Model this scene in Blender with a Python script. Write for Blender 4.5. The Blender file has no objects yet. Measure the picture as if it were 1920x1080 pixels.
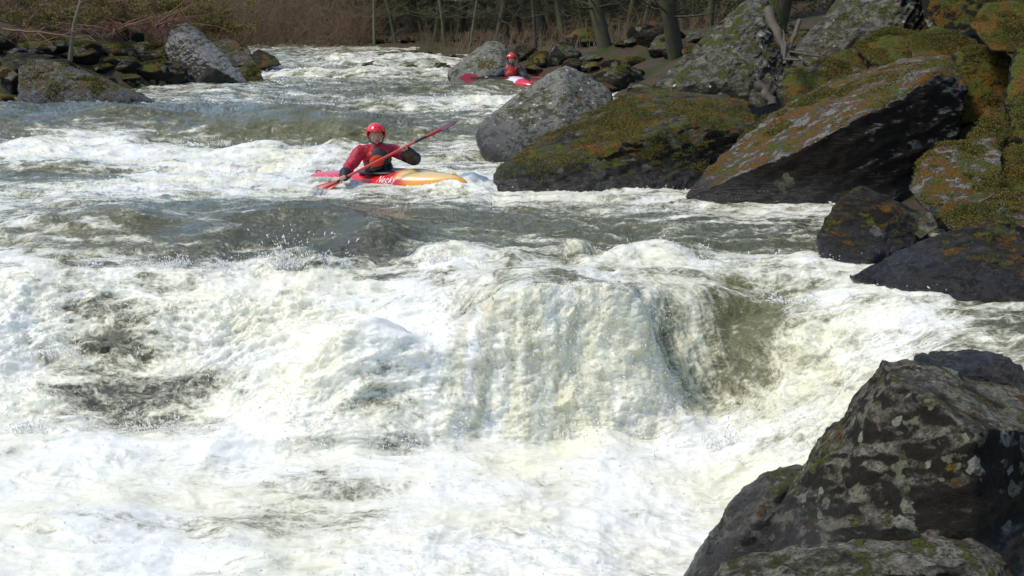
import bpy, bmesh, math, random, time
import numpy as np
from mathutils import Vector, Matrix
T0 = time.time()
random.seed(7)
RNG = np.random.default_rng(11)
SC = bpy.context.scene
COL = SC.collection
rad = math.radians

# ------------------------------------------------------------------ camera
HC, PITCH, F = 2.0, rad(11.8), 2400.0
cam_d = bpy.data.cameras.new('camera'); cam = bpy.data.objects.new('camera', cam_d); COL.objects.link(cam)
cam_d.sensor_width = 36; cam_d.lens = 36 * F / 1920
cam_d.clip_end = 1500; cam_d.clip_start = .05
cam.location = (0, 0, HC); cam.rotation_euler = (rad(90) - PITCH, 0, 0)
SC.camera = cam
CP, SP = math.cos(PITCH), math.sin(PITCH)

def ray(px, py):
    a = (px - 960) / F; b = (540 - py) / F
    return np.array([a, CP + b * SP, -SP + b * CP])
def P(px, py, D):
    r = ray(px, py); k = D / r[1]
    return np.array([r[0] * k, D, HC + r[2] * k])
def PZ(px, py, z):
    r = ray(px, py); k = (z - HC) / r[2]
    return np.array([r[0] * k, r[1] * k, z])

# ------------------------------------------------------------------ noise
_T = RNG.random((64, 64, 64)).astype(np.float32)
_Tf = _T.ravel()
def vn(x, y, z):
    x = np.asarray(x, np.float32); y = np.asarray(y, np.float32); z = np.asarray(z, np.float32)
    x, y, z = np.broadcast_arrays(x, y, z)
    xi = np.floor(x).astype(np.int32); yi = np.floor(y).astype(np.int32); zi = np.floor(z).astype(np.int32)
    fx = x - xi; fy = y - yi; fz = z - zi
    fx = fx * fx * (3 - 2 * fx); fy = fy * fy * (3 - 2 * fy); fz = fz * fz * (3 - 2 * fz)
    x0 = (xi & 63) * 4096; x1 = ((xi + 1) & 63) * 4096
    y0 = (yi & 63) * 64; y1 = ((yi + 1) & 63) * 64
    z0 = zi & 63; z1 = (zi + 1) & 63
    def L(a, b, t): return a + (b - a) * t
    c0 = L(L(_Tf[x0 + y0 + z0], _Tf[x1 + y0 + z0], fx), L(_Tf[x0 + y1 + z0], _Tf[x1 + y1 + z0], fx), fy)
    c1 = L(L(_Tf[x0 + y0 + z1], _Tf[x1 + y0 + z1], fx), L(_Tf[x0 + y1 + z1], _Tf[x1 + y1 + z1], fx), fy)
    return L(c0, c1, fz)
def fbm(x, y, z, octs=4, gain=.5, lac=2.03):
    s = 0; a = 1; n = 0
    for i in range(octs):
        s = s + a * (vn(x, y, z) * 2 - 1); n += a
        x = x * lac + 11.3; y = y * lac + 5.7; z = z * lac + 3.1; a *= gain
    return s / n
def billow(x, y, z, octs=4, gain=.5, lac=2.03):
    s = 0; a = 1; n = 0
    for i in range(octs):
        s = s + a * np.abs(vn(x, y, z) * 2 - 1); n += a
        x = x * lac + 11.3; y = y * lac + 5.7; z = z * lac + 3.1; a *= gain
    return s / n
def sstep(a, b, x):
    t = np.clip((x - a) / (b - a), 0, 1); return t * t * (3 - 2 * t)

# ------------------------------------------------------------------ scene helpers
def props(o, label=None, cat=None, group=None, kind=None):
    if label: o['label'] = label
    if cat: o['category'] = cat
    if group: o['group'] = group
    if kind: o['kind'] = kind
    return o
def empty(name, loc, label, cat, group=None):
    o = bpy.data.objects.new(name, None); COL.objects.link(o); o.location = loc
    o.empty_display_size = .1
    return props(o, label, cat, group)
def mesh_np(name, v, faces, smooth=True):
    """v (N,3); faces (M,k) int array of one face size"""
    v = np.asarray(v, np.float32); faces = np.asarray(faces, np.int32)
    me = bpy.data.meshes.new(name)
    me.vertices.add(len(v)); me.vertices.foreach_set('co', v.ravel())
    m, k = faces.shape
    me.loops.add(m * k); me.loops.foreach_set('vertex_index', faces.ravel())
    me.polygons.add(m)
    me.polygons.foreach_set('loop_start', np.arange(0, m * k, k, dtype=np.int32))
    me.polygons.foreach_set('loop_total', np.full(m, k, np.int32))
    me.polygons.foreach_set('use_smooth', np.full(m, smooth, bool))
    me.update(calc_edges=True)
    return me
def attr(me, name, vals):
    a = me.attributes.new(name, 'FLOAT', 'POINT'); a.data.foreach_set('value', np.asarray(vals, np.float32))
def link(name, me, mat, parent=None, origin=True):
    """origin=True moves a top-level mesh's origin to the middle of its base; parts keep world coordinates relative to the parent"""
    o = bpy.data.objects.new(name, me); COL.objects.link(o)
    if mat and not me.materials: me.materials.append(mat)
    if parent is not None:
        o.parent = parent; o.matrix_parent_inverse = parent.matrix_world.inverted() if False else Matrix.Translation(parent_loc(parent)).inverted()
    elif origin:
        n = len(me.vertices); c = np.empty(n * 3, np.float32); me.vertices.foreach_get('co', c); c = c.reshape(-1, 3)
        b = np.array([(c[:, 0].min() + c[:, 0].max()) / 2, (c[:, 1].min() + c[:, 1].max()) / 2, c[:, 2].min()], np.float32)
        me.vertices.foreach_set('co', (c - b).ravel()); me.update(); o.location = b
    return o
def parent_loc(p):
    l = Vector((0, 0, 0))
    while p is not None:
        l += Vector(p.location); p = p.parent
        if p is not None: l = l  # parts of parts are not moved
    return l

# ------------------------------------------------------------------ materials
class N:
    def __init__(s, name):
        s.m = bpy.data.materials.new(name); s.m.use_nodes = True
        s.t = s.m.node_tree; s.t.nodes.clear()
        s.out = s.t.nodes.new('ShaderNodeOutputMaterial')
    def n(s, typ, **kw):
        nd = s.t.nodes.new('ShaderNode' + typ)
        for k, v in kw.items():
            if k[0] == '_':
                key = k[1:]; key = int(key) if key.isdigit() else key.replace('_', ' ')
                s.set(nd.inputs[key], v)
            else: setattr(nd, k, v)
        return nd
    def set(s, sock, v):
        if isinstance(v, bpy.types.NodeSocket): s.t.links.new(v, sock)
        elif isinstance(v, (tuple, list)) and len(v) == 3 and sock.type == 'RGBA': sock.default_value = (*v, 1)
        else: sock.default_value = v
    def pos(s): return s.n('NewGeometry').outputs['Position']
    def normal(s): return s.n('NewGeometry').outputs['Normal']
    def map(s, vec, scale=(1, 1, 1), rot=(0, 0, 0), loc=(0, 0, 0)):
        m = s.n('Mapping'); s.set(m.inputs[0], vec); m.inputs['Scale'].default_value = scale
        m.inputs['Rotation'].default_value = rot; m.inputs['Location'].default_value = loc; return m.outputs[0]
    def noise(s, vec, scale, detail=4, rough=.55, dist=0):
        return s.n('TexNoise', _Vector=vec, _Scale=scale, _Detail=detail, _Roughness=rough, _Distortion=dist).outputs['Fac']
    def vor(s, vec, scale, feature='F1', rand=1):
        v = s.n('TexVoronoi', feature=feature, _Vector=vec, _Scale=scale, _Randomness=rand); return v
    def m2(s, op, a, b=0.0, c=None, clamp=False):
        m = s.n('Math', operation=op, use_clamp=clamp); s.set(m.inputs[0], a); s.set(m.inputs[1], b)
        if c is not None: s.set(m.inputs[2], c)
        return m.outputs[0]
    def rng(s, v, a, b, c=0.0, d=1.0, smooth=True):
        m = s.n('MapRange', interpolation_type='SMOOTHSTEP' if smooth else 'LINEAR')
        s.set(m.inputs['Value'], v); s.set(m.inputs['From Min'], a); s.set(m.inputs['From Max'], b)
        s.set(m.inputs['To Min'], c); s.set(m.inputs['To Max'], d); return m.outputs[0]
    def mix(s, f, a, b, blend='MIX'):
        m = s.n('Mix', data_type='RGBA', blend_type=blend)
        s.set(m.inputs[0], f); s.set(m.inputs[6], a); s.set(m.inputs[7], b); return m.outputs[2]
    def attr(s, name): return s.n('Attribute', attribute_name=name).outputs['Fac']
    def sep(s, v): return s.n('SeparateXYZ', _0=v).outputs
    def bump(s, h, strength=.5, dist=.02, normal=None):
        b = s.n('Bump', _Height=h, _Strength=strength, _Distance=dist)
        if normal is not None: s.set(b.inputs['Normal'], normal)
        return b.outputs[0]
    def bsdf(s, **kw):
        b = s.n('BsdfPrincipled')
        for k, v in kw.items(): s.set(b.inputs[k.replace('_', ' ')], v)
        return b.outputs[0]
    def done(s, sh):
        s.t.links.new(sh, s.out.inputs['Surface']); return s.m

def simple(name, col, rough=.5, bumpS=0, bscale=30, var=.15, metallic=0.0, coat=0.0, spec=.5):
    k = N(name); p = k.n('TexCoord').outputs['Object']
    n = k.noise(p, bscale * .3, 5, .6)
    dark = tuple(c * (1 - var) for c in col); lite = tuple(min(1, c * (1 + var)) for c in col)
    c = k.mix(n, dark, lite)
    kw = dict(Base_Color=c, Roughness=rough, Metallic=metallic)
    if bumpS: kw['Normal'] = k.bump(k.noise(p, bscale, 4), bumpS, .01)
    b = k.n('BsdfPrincipled')
    for kk, v in kw.items(): k.set(b.inputs[kk.replace('_', ' ')], v)
    b.inputs['Coat Weight'].default_value = coat; b.inputs['Specular IOR Level'].default_value = spec
    return k.done(b.outputs[0])

def rock_mat(name, base=(.075, .066, .05), lite=(.21, .2, .185), greyness=.5, moss=.4, orange=.3, lichen=.3,
             wet_z=None, wet_h=.25, rot=(0, 0, 0), streak=4.0, cells=0.0, spots=0.0):
    k = N(name); pos = k.pos(); nz = k.sep(k.normal())[2]
    pos = k.n('VectorMath', operation='ADD', _0=pos, _1=k.n('ObjectInfo').outputs['Location']).outputs[0]
    big = k.noise(pos, 1.9, 8, .70); med = k.noise(pos, 7.5, 8, .74, .5); fine = k.noise(pos, 48, 5, .75)
    st = k.map(pos, (1.2, 1.2, streak), rot); strata = k.noise(st, 4.5, 7, .65, .25)
    # rock body: mineral variation; light from above painted in as paler up-facing sides
    g = k.m2('ADD', k.m2('MULTIPLY', strata, .55), k.m2('MULTIPLY', big, .45))
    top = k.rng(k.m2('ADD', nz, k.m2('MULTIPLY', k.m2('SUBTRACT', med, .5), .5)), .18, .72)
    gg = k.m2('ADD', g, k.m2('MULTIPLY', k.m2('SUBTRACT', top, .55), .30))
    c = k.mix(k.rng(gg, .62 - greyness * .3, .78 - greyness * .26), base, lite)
    c = k.mix(k.rng(fine, .42, .62, 0, .6), c, tuple(x * .38 for x in base))
    c = k.mix(k.rng(k.noise(pos, 16, 6, .75, .8), .54, .62, 0, .8), c, tuple(x * .45 for x in base))
    c = k.mix(k.rng(k.noise(pos, 3.1, 5, .7, 1.2), .56, .66, 0, .7), c, (base[0] * .42, base[1] * .38, base[2] * .34))
    c = k.mix(k.rng(k.noise(st, 9, 6, .7), .6, .68, 0, .75), c, (.016, .014, .011))
    # lichen crusts
    if lichen > 0:
        vd = k.vor(k.n('VectorMath', operation='ADD', _0=pos, _1=k.n('VectorMath', operation='SCALE', _0=k.n('TexNoise', _Vector=pos, _Scale=9., _Detail=5.).outputs['Color'], _Scale=.22).outputs[0]).outputs[0], 4.2 if cells == 0 else cells)
        sel = k.sep(vd.outputs['Color'])[0]
        lm = k.m2('MULTIPLY', k.rng(vd.outputs['Distance'], .46, .36), k.m2('GREATER_THAN', sel, 1 - lichen * .75))
        lm = k.m2('MULTIPLY', lm, k.rng(med, .4, .52, .15, 1))
        lc = k.mix(k.rng(k.sep(vd.outputs['Color'])[1], .3, .7), (.17, .17, .095), (.30, .295, .235))
        lc = k.mix(k.rng(fine, .4, .65, 0, .6), lc, (.12, .115, .07))
        c = k.mix(k.m2('MULTIPLY', lm, .75), c, lc)
    if spots > 0:
        v2 = k.vor(pos, 11)
        sm = k.m2('MULTIPLY', k.rng(v2.outputs['Distance'], .3, .22), k.m2('GREATER_THAN', k.sep(v2.outputs['Color'])[2], 1 - spots * .35))
        c = k.mix(sm, c, (.5, .5, .44))
    # mosses
    mossh = 0.0
    if moss > 0:
        mn = k.m2('ADD', k.m2('MULTIPLY', big, .42), k.m2('MULTIPLY', med, .58))
        mn = k.m2('ADD', mn, k.m2('MULTIPLY', k.m2('SUBTRACT', top, .62), .26))
        mm = k.rng(mn, .66 - moss * .24, .72 - moss * .24)
        mg = k.mix(k.rng(fine, .3, .7), (.018, .020, .003), (.14, .145, .012))
        mo = k.mix(k.rng(fine, .3, .7), (.040, .022, .004), (.24, .115, .010))
        oc = k.rng(k.noise(pos, 2.6, 4, .6, .5), .62 - orange * .34, .7 - orange * .3)
        mc = k.mix(oc, mg, mo)
        c = k.mix(mm, c, mc); mossh = mm
    rough = k.rng(med, .3, .7, .55, .85)
    if wet_z is not None:
        z = k.sep(k.pos())[2]
        zz = k.m2('ADD', z, k.m2('MULTIPLY', k.m2('SUBTRACT', big, .5), .5))
        w = k.rng(zz, wet_z + wet_h, wet_z + wet_h * .25)
        c = k.mix(w, c, k.mix(.75, c, (.012, .010, .008)), 'MIX')
        rough = k.m2('SUBTRACT', rough, k.m2('MULTIPLY', w, .42))
    h = k.m2('ADD', k.m2('MULTIPLY', strata, .6), k.m2('ADD', k.m2('MULTIPLY', med, .35), k.m2('MULTIPLY', fine, .16)))
    if moss > 0: h = k.m2('ADD', h, k.m2('MULTIPLY', mossh, k.m2('MULTIPLY', k.noise(pos, 70, 4, .7), .35)))
    b = k.n('BsdfPrincipled', _Base_Color=c, _Roughness=rough); k.set(b.inputs['Normal'], k.bump(h, 1.0, .07))
    k.set(b.inputs['Specular IOR Level'], .22 if wet_z is None else k.m2('ADD', .20, k.m2('MULTIPLY', w, .4)))
    return k.done(b.outputs[0])

# ------------------------------------------------------------------ rocks
def hull_planes(pts):
    bm = bmesh.new()
    for p in pts: bm.verts.new(p)
    bmesh.ops.convex_hull(bm, input=bm.verts)
    bmesh.ops.delete(bm, geom=[v for v in bm.verts if not v.link_faces], context='VERTS')
    bmesh.ops.recalc_face_normals(bm, faces=bm.faces)
    bm.normal_update()
    n = np.array([f.normal[:] for f in bm.faces]); d = np.array([f.normal.dot(f.verts[0].co) for f in bm.faces])
    bm.free(); return n, d
_ICO = {}
def ico(s):
    if s not in _ICO:
        bm = bmesh.new(); bmesh.ops.create_icosphere(bm, subdivisions=s, radius=1)
        v = np.array([q.co[:] for q in bm.verts]); f = np.array([[q.index for q in g.verts] for g in bm.faces]); bm.free()
        _ICO[s] = (v / np.linalg.norm(v, axis=1)[:, None], f)
    return _ICO[s]
def hull_blob(pts, sub=6, p=60, cuts=8, seed=0, cutd=.035, amp=.022, freq=1.0, strata=(0, 0, 1), strat_amp=.5):
    rg = np.random.default_rng(seed + 100)
    pts = np.asarray(pts, float)
    lo, hi = pts.min(0), pts.max(0); c = pts.mean(0) * .5 + (lo + hi) * .25; sc = (hi - lo) / 2
    q = (pts - c) / sc
    n, d = hull_planes(q)
    k = d > 1e-4; n, d = n[k], d[k]
    for _ in range(cuts):
        u = rg.normal(size=3); u /= np.linalg.norm(u); s = (q @ u).max()
        n = np.vstack([n, u]); d = np.append(d, s * (1 - cutd * rg.uniform(.3, 1.6)))
    v, f = ico(sub)
    w = np.maximum(v @ n.T, 0) / d
    r = 1 / np.power((w ** p).sum(1), 1 / p)
    X = v * r[:, None] * sc + c
    size = float(np.prod(hi - lo)) ** (1 / 3)
    # normals
    tri = X[f]; fn = np.cross(tri[:, 1] - tri[:, 0], tri[:, 2] - tri[:, 0])
    vnm = np.zeros_like(X)
    for i in range(3): np.add.at(vnm, f[:, i], fn)
    vnm /= np.linalg.norm(vnm, axis=1)[:, None] + 1e-9
    o = seed * 7.31
    s = np.array(strata, float); s /= np.linalg.norm(s)
    a = X @ s
    e1 = np.cross(s, [0.3, 1, .2]); e1 /= np.linalg.norm(e1); e2 = np.cross(s, e1)
    u1, u2 = X @ e1, X @ e2
    warp = fbm(u1 * 1.1 + o, u2 * 1.1, a * 1.1, 3) * .25
    k1 = freq / max(size, .2) * 2.2
    big = fbm(X[:, 0] * k1 + o, X[:, 1] * k1, X[:, 2] * k1, 5, .55)
    lay = fbm(u1 * 1.1 + o, u2 * 1.1, (a + warp * .4) * 11, 4, .6)
    ledge = (a + warp * .3) * 5.5 + o; ledge = (ledge - np.floor(ledge)); ledge = np.minimum(ledge * 4, 1) * (1 - ledge) * sstep(.45, .65, vn(u1 * 1.3 + o, u2 * 1.3, a * 2.2))
    fine = fbm(X[:, 0] * 9 + o, X[:, 1] * 9, X[:, 2] * 9, 4, .62)
    vc = billow(X[:, 0] * k1 * 1.7 + o, X[:, 1] * k1 * 1.7 + 3, X[:, 2] * k1 * 1.7, 3)
    disp = size * amp * (big * 1.3 - (vc < .06) * .25) + strat_amp * (.035 * lay + .035 * (ledge - .4)) * min(1, size) + .034 * fine * min(1, size * 1.5)
    X = X + vnm * disp[:, None]
    return X, f
BOULDERS = []
def boulder(pts, mat, label, name='boulder', cat='boulder', thick=1.2, back=.82, group=None, extra=None, **kw):
    px = [p[0] for p in pts]; py = [p[1] for p in pts]; cx, cy = sum(px) / len(px), sum(py) / len(py)
    W = [P(*p) for p in pts]
    for p in pts: W.append(P(cx + (p[0] - cx) * back, cy + (p[1] - cy) * back, p[2] + thick))
    X, f = hull_blob(W, seed=len(BOULDERS), **kw)
    if extra:
        for e in extra:
            e = dict(e); ep = e.pop('pts'); th = e.pop('thick', thick)
            ex = sum(p[0] for p in ep) / len(ep); ey = sum(p[1] for p in ep) / len(ep)
            W2 = [P(*p) for p in ep] + [P(ex + (p[0] - ex) * back, ey + (p[1] - ey) * back, p[2] + th) for p in ep]
            kk = dict(kw); kk.update(e)
            X2, f2 = hull_blob(W2, seed=len(BOULDERS) + 50, **kk)
            f = np.vstack([f, f2 + len(X)]); X = np.vstack([X, X2])
    o = link(name, mesh_np(name, X, f), mat); props(o, label, cat, group); BOULDERS.append(o)
    return o

M_wetdark = rock_mat('wet_dark_rock', base=(.013, .0085, .004), lite=(.085, .072, .048), greyness=.14, moss=.3, orange=.55, lichen=.12, wet_z=0.0, wet_h=.35, rot=(0, .5, 0), streak=6)
M_mossy = rock_mat('mossy_brown_rock', base=(.016, .0105, .005), lite=(.17, .15, .115), greyness=.26, moss=.49, orange=.38, lichen=.8, wet_z=0.0, wet_h=.45, rot=(0, .45, 0), streak=6)
M_slab = rock_mat('mauve_slab_rock', base=(.015, .010, .005), lite=(.26, .235, .205), greyness=.76, moss=.46, orange=.58, lichen=.22, wet_z=0.0, wet_h=.4, rot=(0, .42, 0), streak=8)
M_grey = rock_mat('pale_grey_rock', base=(.062, .054, .034), lite=(.25, .235, .185), greyness=.78, moss=.20, orange=.15, lichen=.06, wet_z=.1, wet_h=.7, streak=1.6, spots=.6)
M_lich = rock_mat('lichened_rock', base=(.022, .0175, .010), lite=(.17, .155, .115), greyness=.42, moss=.26, orange=.15, lichen=.6, rot=(0, -.5, 0), streak=3, spots=.15)
M_near = rock_mat('near_lichen_rock', base=(.015, .0105, .005), lite=(.20, .175, .125), greyness=.34, moss=.25, orange=.35, lichen=.6, wet_z=-1.1, wet_h=.8, rot=(0, .5, .3), streak=2.2, cells=10, spots=.0)
M_left = rock_mat('left_bank_rock', base=(.024, .020, .012), lite=(.17, .155, .125), greyness=.46, moss=.34, orange=.45, lichen=.2, wet_z=.25, wet_h=.5, rot=(0, -.5, 0), streak=4)
M_pslab = rock_mat('pale_slab_rock', base=(.05, .044, .032), lite=(.30, .285, .25), greyness=.86, moss=.16, orange=.3, lichen=.1, wet_z=.3, wet_h=.4, rot=(0, .6, 0), streak=6)
M_mossball = rock_mat('green_moss_rock', base=(.011, .0085, .004), lite=(.10, .092, .062), greyness=.15, moss=.72, orange=.38, lichen=.3, streak=4)

# ---- right bank, from the water's edge outwards
boulder([(884, 262, 18.4), (905, 305, 18.3), (960, 345, 18.0), (898, 225, 18.6), (935, 200, 18.9), (1000, 150, 19.2), (1062, 118, 19.4), (1100, 130, 19.6), (1152, 172, 19.6),
         (1150, 260, 18.6), (1060, 250, 17.9), (1000, 300, 17.7), (940, 300, 17.9), (1120, 340, 18.3)], M_grey,
        'pale grey peaked boulder speckled with white lichen spots at the edge of the rapids', sub=7, thick=2.2, amp=.022, p=34, freq=1.3, strat_amp=.25)
boulder([(912, 335, 14.8), (925, 372, 14.75), (960, 405, 14.7), (935, 300, 15.3), (1075, 225, 16.8), (1190, 165, 18.0), (1300, 172, 18.0), (1400, 185, 17.6), (1425, 225, 16.6),
         (1400, 300, 15.6), (1340, 410, 15.0), (1150, 410, 14.7), (1130, 270, 15.2), (1020, 318, 14.75), (1290, 235, 15.5), (1390, 250, 15.8), (1250, 410, 14.8)], M_mossy,
        'long dark boulder with green moss along its top, its tip reaching towards the kayak', sub=7, thick=1.6, amp=.026, p=70, strata=(-.4, .2, 1), strat_amp=.55)
boulder([(1278, 368, 14.2), (1300, 415, 14.1), (1560, 432, 13.7), (1310, 335, 14.7), (1420, 225, 16.0), (1560, 150, 16.8), (1700, 108, 17.2), (1785, 103, 16.4), (1815, 160, 14.4), (1805, 260, 14.0),
         (1740, 360, 13.9), (1530, 262, 13.65), (1400, 335, 13.95), (1660, 190, 13.75), (1760, 132, 14.1), (1690, 425, 13.7)], M_slab,
        'largest right bank slab, mauve-grey tilted top edged with orange moss, dark flank', sub=7, thick=1.4, amp=.016, p=90, cuts=5, cutd=.02, strata=(-.45, .15, 1), strat_amp=.6)
boulder([(1527, 440, 10.7), (1530, 500, 10.55), (1590, 355, 11.2), (1620, 348, 11.4), (1700, 385, 11.3), (1748, 405, 11.1), (1740, 470, 10.7), (1600, 540, 10.4), (1670, 400, 10.8), (1640, 480, 10.4)], M_wetdark,
        'squarish black wet boulder with a pale chipped top edge, standing where the water drops', sub=6, thick=.9, amp=.02, p=40)
boulder([(1580, 520, 10.0), (1650, 480, 10.1), (1760, 430, 10.2), (1850, 398, 10.2), (1960, 420, 10.2), (2060, 470, 10), (1700, 570, 9.7), (1830, 600, 9.2), (1980, 620, 9.0), (1850, 480, 9.5), (2100, 560, 9.2), (1760, 520, 9.55)], M_wetdark,
        'low dark wet boulder sloping down into the white water at the right edge', sub=7, thick=1.1, amp=.025, strata=(-.5, .2, 1), strat_amp=1.1)
boulder([(1222, 165, 19.3), (1300, 85, 20.0), (1370, 22, 20.4), (1410, -12, 20.6), (1440, -8, 20.6), (1475, 60, 20.2), (1478, 140, 19.4), (1440, 210, 18.6), (1260, 200, 19.0), (1350, 150, 18.9), (1420, 110, 19.3)], M_lich,
        'tall grey leaning slab with a bright straight left edge and lichen blotches', sub=7, thick=.8, amp=.015, p=44, strata=(-1, .2, .9), strat_amp=.9)
boulder([(1482, 95, 20.2), (1500, 125, 19.8), (1560, 20, 21.0), (1630, -80, 21.8), (1780, -110, 21.5), (1765, 60, 20.0), (1680, 110, 19.2), (1560, 150, 19.2), (1590, 90, 19.4), (1700, -20, 20.0)], M_lich,
        'huge dark boulder running off the top edge, its grooved pale grey face tilted left', sub=7, thick=2.2, amp=.015, p=40, strata=(-.8, 0, .6), strat_amp=1.3)
boulder([(1450, 175, 18.2), (1480, 135, 18.4), (1590, 92, 18.6), (1665, 118, 18.4), (1650, 190, 17.6), (1480, 230, 17.4)], M_mossy,
        'rounded mossy boulder wedged behind the big mauve slab', sub=6, thick=1.2, amp=.03)
boulder([(1600, 90, 18.4), (1660, 50, 18.8), (1715, 60, 18.6), (1720, 110, 17.8), (1640, 130, 17.6)], M_mossball,
        'small round green boulder below the overhanging dark rock', sub=5, thick=1)
boulder([(1700, 70, 18.0), (1760, 48, 18.2), (1830, 80, 17.9), (1810, 120, 17.2), (1710, 115, 17.2)], M_mossball,
        'low mossy stone between the green boulder and the lichen-disc boulder', sub=5, thick=1)
RND = boulder([(1765, 170, 15.9), (1790, 95, 16.3), (1840, 82, 16.4), (1890, 110, 16.2), (1905, 180, 15.6), (1880, 230, 15.2), (1780, 240, 15.2), (1840, 150, 15.7)], M_mossball,
        'rounded boulder furred with yellow-green moss around one large pale round lichen disc', sub=6, thick=1.2, amp=.02)
boulder([(1720, -40, 19.5), (1735, 70, 18.9), (1900, 60, 18.9), (1960, -40, 19.5), (1850, -120, 20.2)], M_mossball,
        'dark green-black block high on the right bank above the round boulder', sub=6, thick=1.6)
boulder([(1815, 50, 15.6), (1840, 8, 15.9), (1900, 0, 15.9), (1990, 20, 15.8), (2000, 110, 15.0), (1860, 100, 15.0)], M_mossball,
        'bright moss-capped boulder at the top right corner', sub=6, thick=1.3)
boulder([(1880, 190, 13.6), (1905, 90, 14.2), (1960, 70, 14.2), (2080, 160, 13.6), (2060, 300, 12.8), (1900, 270, 12.9)], M_mossball,
        'upright green boulder cut off by the right edge, pale rib down its left side', sub=6, thick=1.3)
boulder([(1810, 260, 13.4), (1850, 205, 13.8), (1885, 210, 13.8), (1890, 260, 13.2), (1850, 285, 12.9)], M_mossball,
        'small mossy knob standing up above the orange-brown rocks', sub=5, thick=.6)
boulder([(1698, 350, 12.4), (1730, 300, 12.8), (1780, 265, 13.0), (1870, 262, 12.9), (1885, 330, 12.0), (1860, 400, 11.5), (1740, 405, 11.7)], M_slab,
        'orange-brown mossy boulder with a pinkish bare patch, right of the big slab', sub=6, thick=1, strat_amp=1)
boulder([(1860, 300, 12.6), (1900, 270, 12.8), (2000, 270, 12.8), (2040, 370, 11.8), (1880, 380, 11.8)], M_mossball,
        'dull orange and green stone at the right edge beside the pinkish patch', sub=6, thick=1)
boulder([(1745, 400, 11.3), (1800, 365, 11.6), (1880, 350, 11.7), (1990, 365, 11.5), (2000, 440, 10.7), (1800, 450, 10.7)], M_slab,
        'flat rusty-brown mossy boulder just above the low wet one', sub=6, thick=.9, strat_amp=1)
boulder([(1690, 420, 11.0), (1712, 396, 11.2), (1745, 398, 11.1), (1760, 425, 10.8), (1725, 450, 10.6)], M_lich,
        'small pale broken stone leaning on the squarish black boulder', sub=5, thick=.4, amp=.05)
# ---- foreground
boulder([(1300, 1150, 6.8), (1370, 1050, 6.85), (1512, 872, 6.9), (1650, 672, 7.1), (1700, 668, 7.1), (1800, 690, 6.9), (1935, 735, 6.9), (2150, 800, 7.0),
         (1670, 700, 6.5), (1835, 800, 5.9), (1835, 960, 5.75), (1560, 1020, 6.2), (1450, 1250, 5.9), (1845, 1250, 5.6), (2150, 1250, 6.9), (1620, 850, 6.25)], M_near,
        'big foreground boulder with a pale lit peak and grey-green lichen plates on its dark face', sub=7, thick=.9, amp=.010, p=110, cuts=6, cutd=.02, strata=(-.5, .2, 1), strat_amp=.8,
        extra=[dict(pts=[(1262, 1110, 6.7), (1310, 1020, 6.85), (1385, 915, 7.05), (1430, 880, 7.1), (1505, 864, 7.1), (1540, 890, 7.0), (1560, 1000, 6.7), (1400, 985, 6.6), (1470, 905, 6.8), (1320, 1100, 6.6), (1600, 1100, 6.5)], thick=.4, sub=6, p=30, cuts=4)])
boulder([(1330, 1075, 4.9), (1350, 1052, 5.0), (1480, 1030, 5.05), (1640, 1010, 5.05), (1700, 1024, 5.0), (1820, 1008, 5.0), (1890, 1040, 4.9), (1930, 1150, 4.6), (1300, 1180, 4.6), (1600, 1080, 4.65), (1800, 1070, 4.65)], M_near,
        'low grey-topped ledge along the bottom edge in front of the big foreground boulder', sub=7, thick=.5, amp=.02, strat_amp=.7)
boulder([(1715, 668, 7.75), (1760, 656, 7.9), (1860, 655, 7.9), (1920, 690, 7.7), (1960, 750, 7.3), (1720, 720, 7.4), (1830, 690, 7.4)], M_wetdark,
        'shiny wet striped rock just behind the peak of the big foreground boulder', sub=6, thick=.5, amp=.02, strat_amp=1.6, strata=(-.7, 0, .7))
# ---- far middle
boulder([(836, 138, 31.5), (845, 175, 31.2), (870, 108, 32.3), (915, 74, 33), (935, 76, 33), (966, 100, 33), (985, 140, 32), (980, 180, 31.3), (905, 105, 31.8), (940, 110, 31.6), (890, 160, 31)], M_grey,
        'peaked grey rock with a smooth sloping left face behind the distant kayaker', sub=6, thick=1.8, amp=.015, p=44)
# ---- left bank
boulder([(26, 180, 26.3), (28, 215, 26.0), (30, 125, 27.0), (60, 106, 27.4), (95, 110, 27.4), (200, 150, 27.2), (300, 192, 26.4), (290, 215, 26.2), (150, 150, 26.6), (110, 215, 25.8), (240, 180, 26.2)], M_left,
        'large wedge-shaped grey rock tapering right into the river, nearest on the left bank', sub=7, thick=1.3, amp=.018, p=40, strata=(.5, .2, 1))
boulder([(306, 90, 32.5), (322, 50, 33), (348, 42, 33), (372, 55, 33), (430, 120, 32.4), (470, 155, 31.8), (490, 175, 31.4), (340, 175, 31.3), (318, 120, 32), (342, 75, 31.9), (405, 128, 31.2)], M_pslab,
        'tall grey rock on the left bank with a bright slanting slab face', sub=7, thick=1.6, amp=.02, p=90, strata=(-.8, .1, .8), strat_amp=.5)
boulder([(445, 125, 32.2), (470, 118, 32.4), (490, 135, 32), (500, 165, 31.5), (450, 172, 31.3)], M_left, 'small rounded rock at the foot of the tall slab, touching the water', sub=5, thick=.7)
boulder([(380, 80, 35), (430, 72, 35.3), (465, 90, 35), (485, 125, 34.2), (400, 130, 34)], M_left, 'grey boulder showing behind the right side of the tall slab', sub=5, thick=1.2)
boulder([(465, 108, 37), (485, 92, 37.3), (515, 105, 37), (530, 122, 36.5), (480, 132, 36.2)], M_wetdark, 'dark flat rock at the tip of the left bank', sub=5, thick=1)
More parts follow.
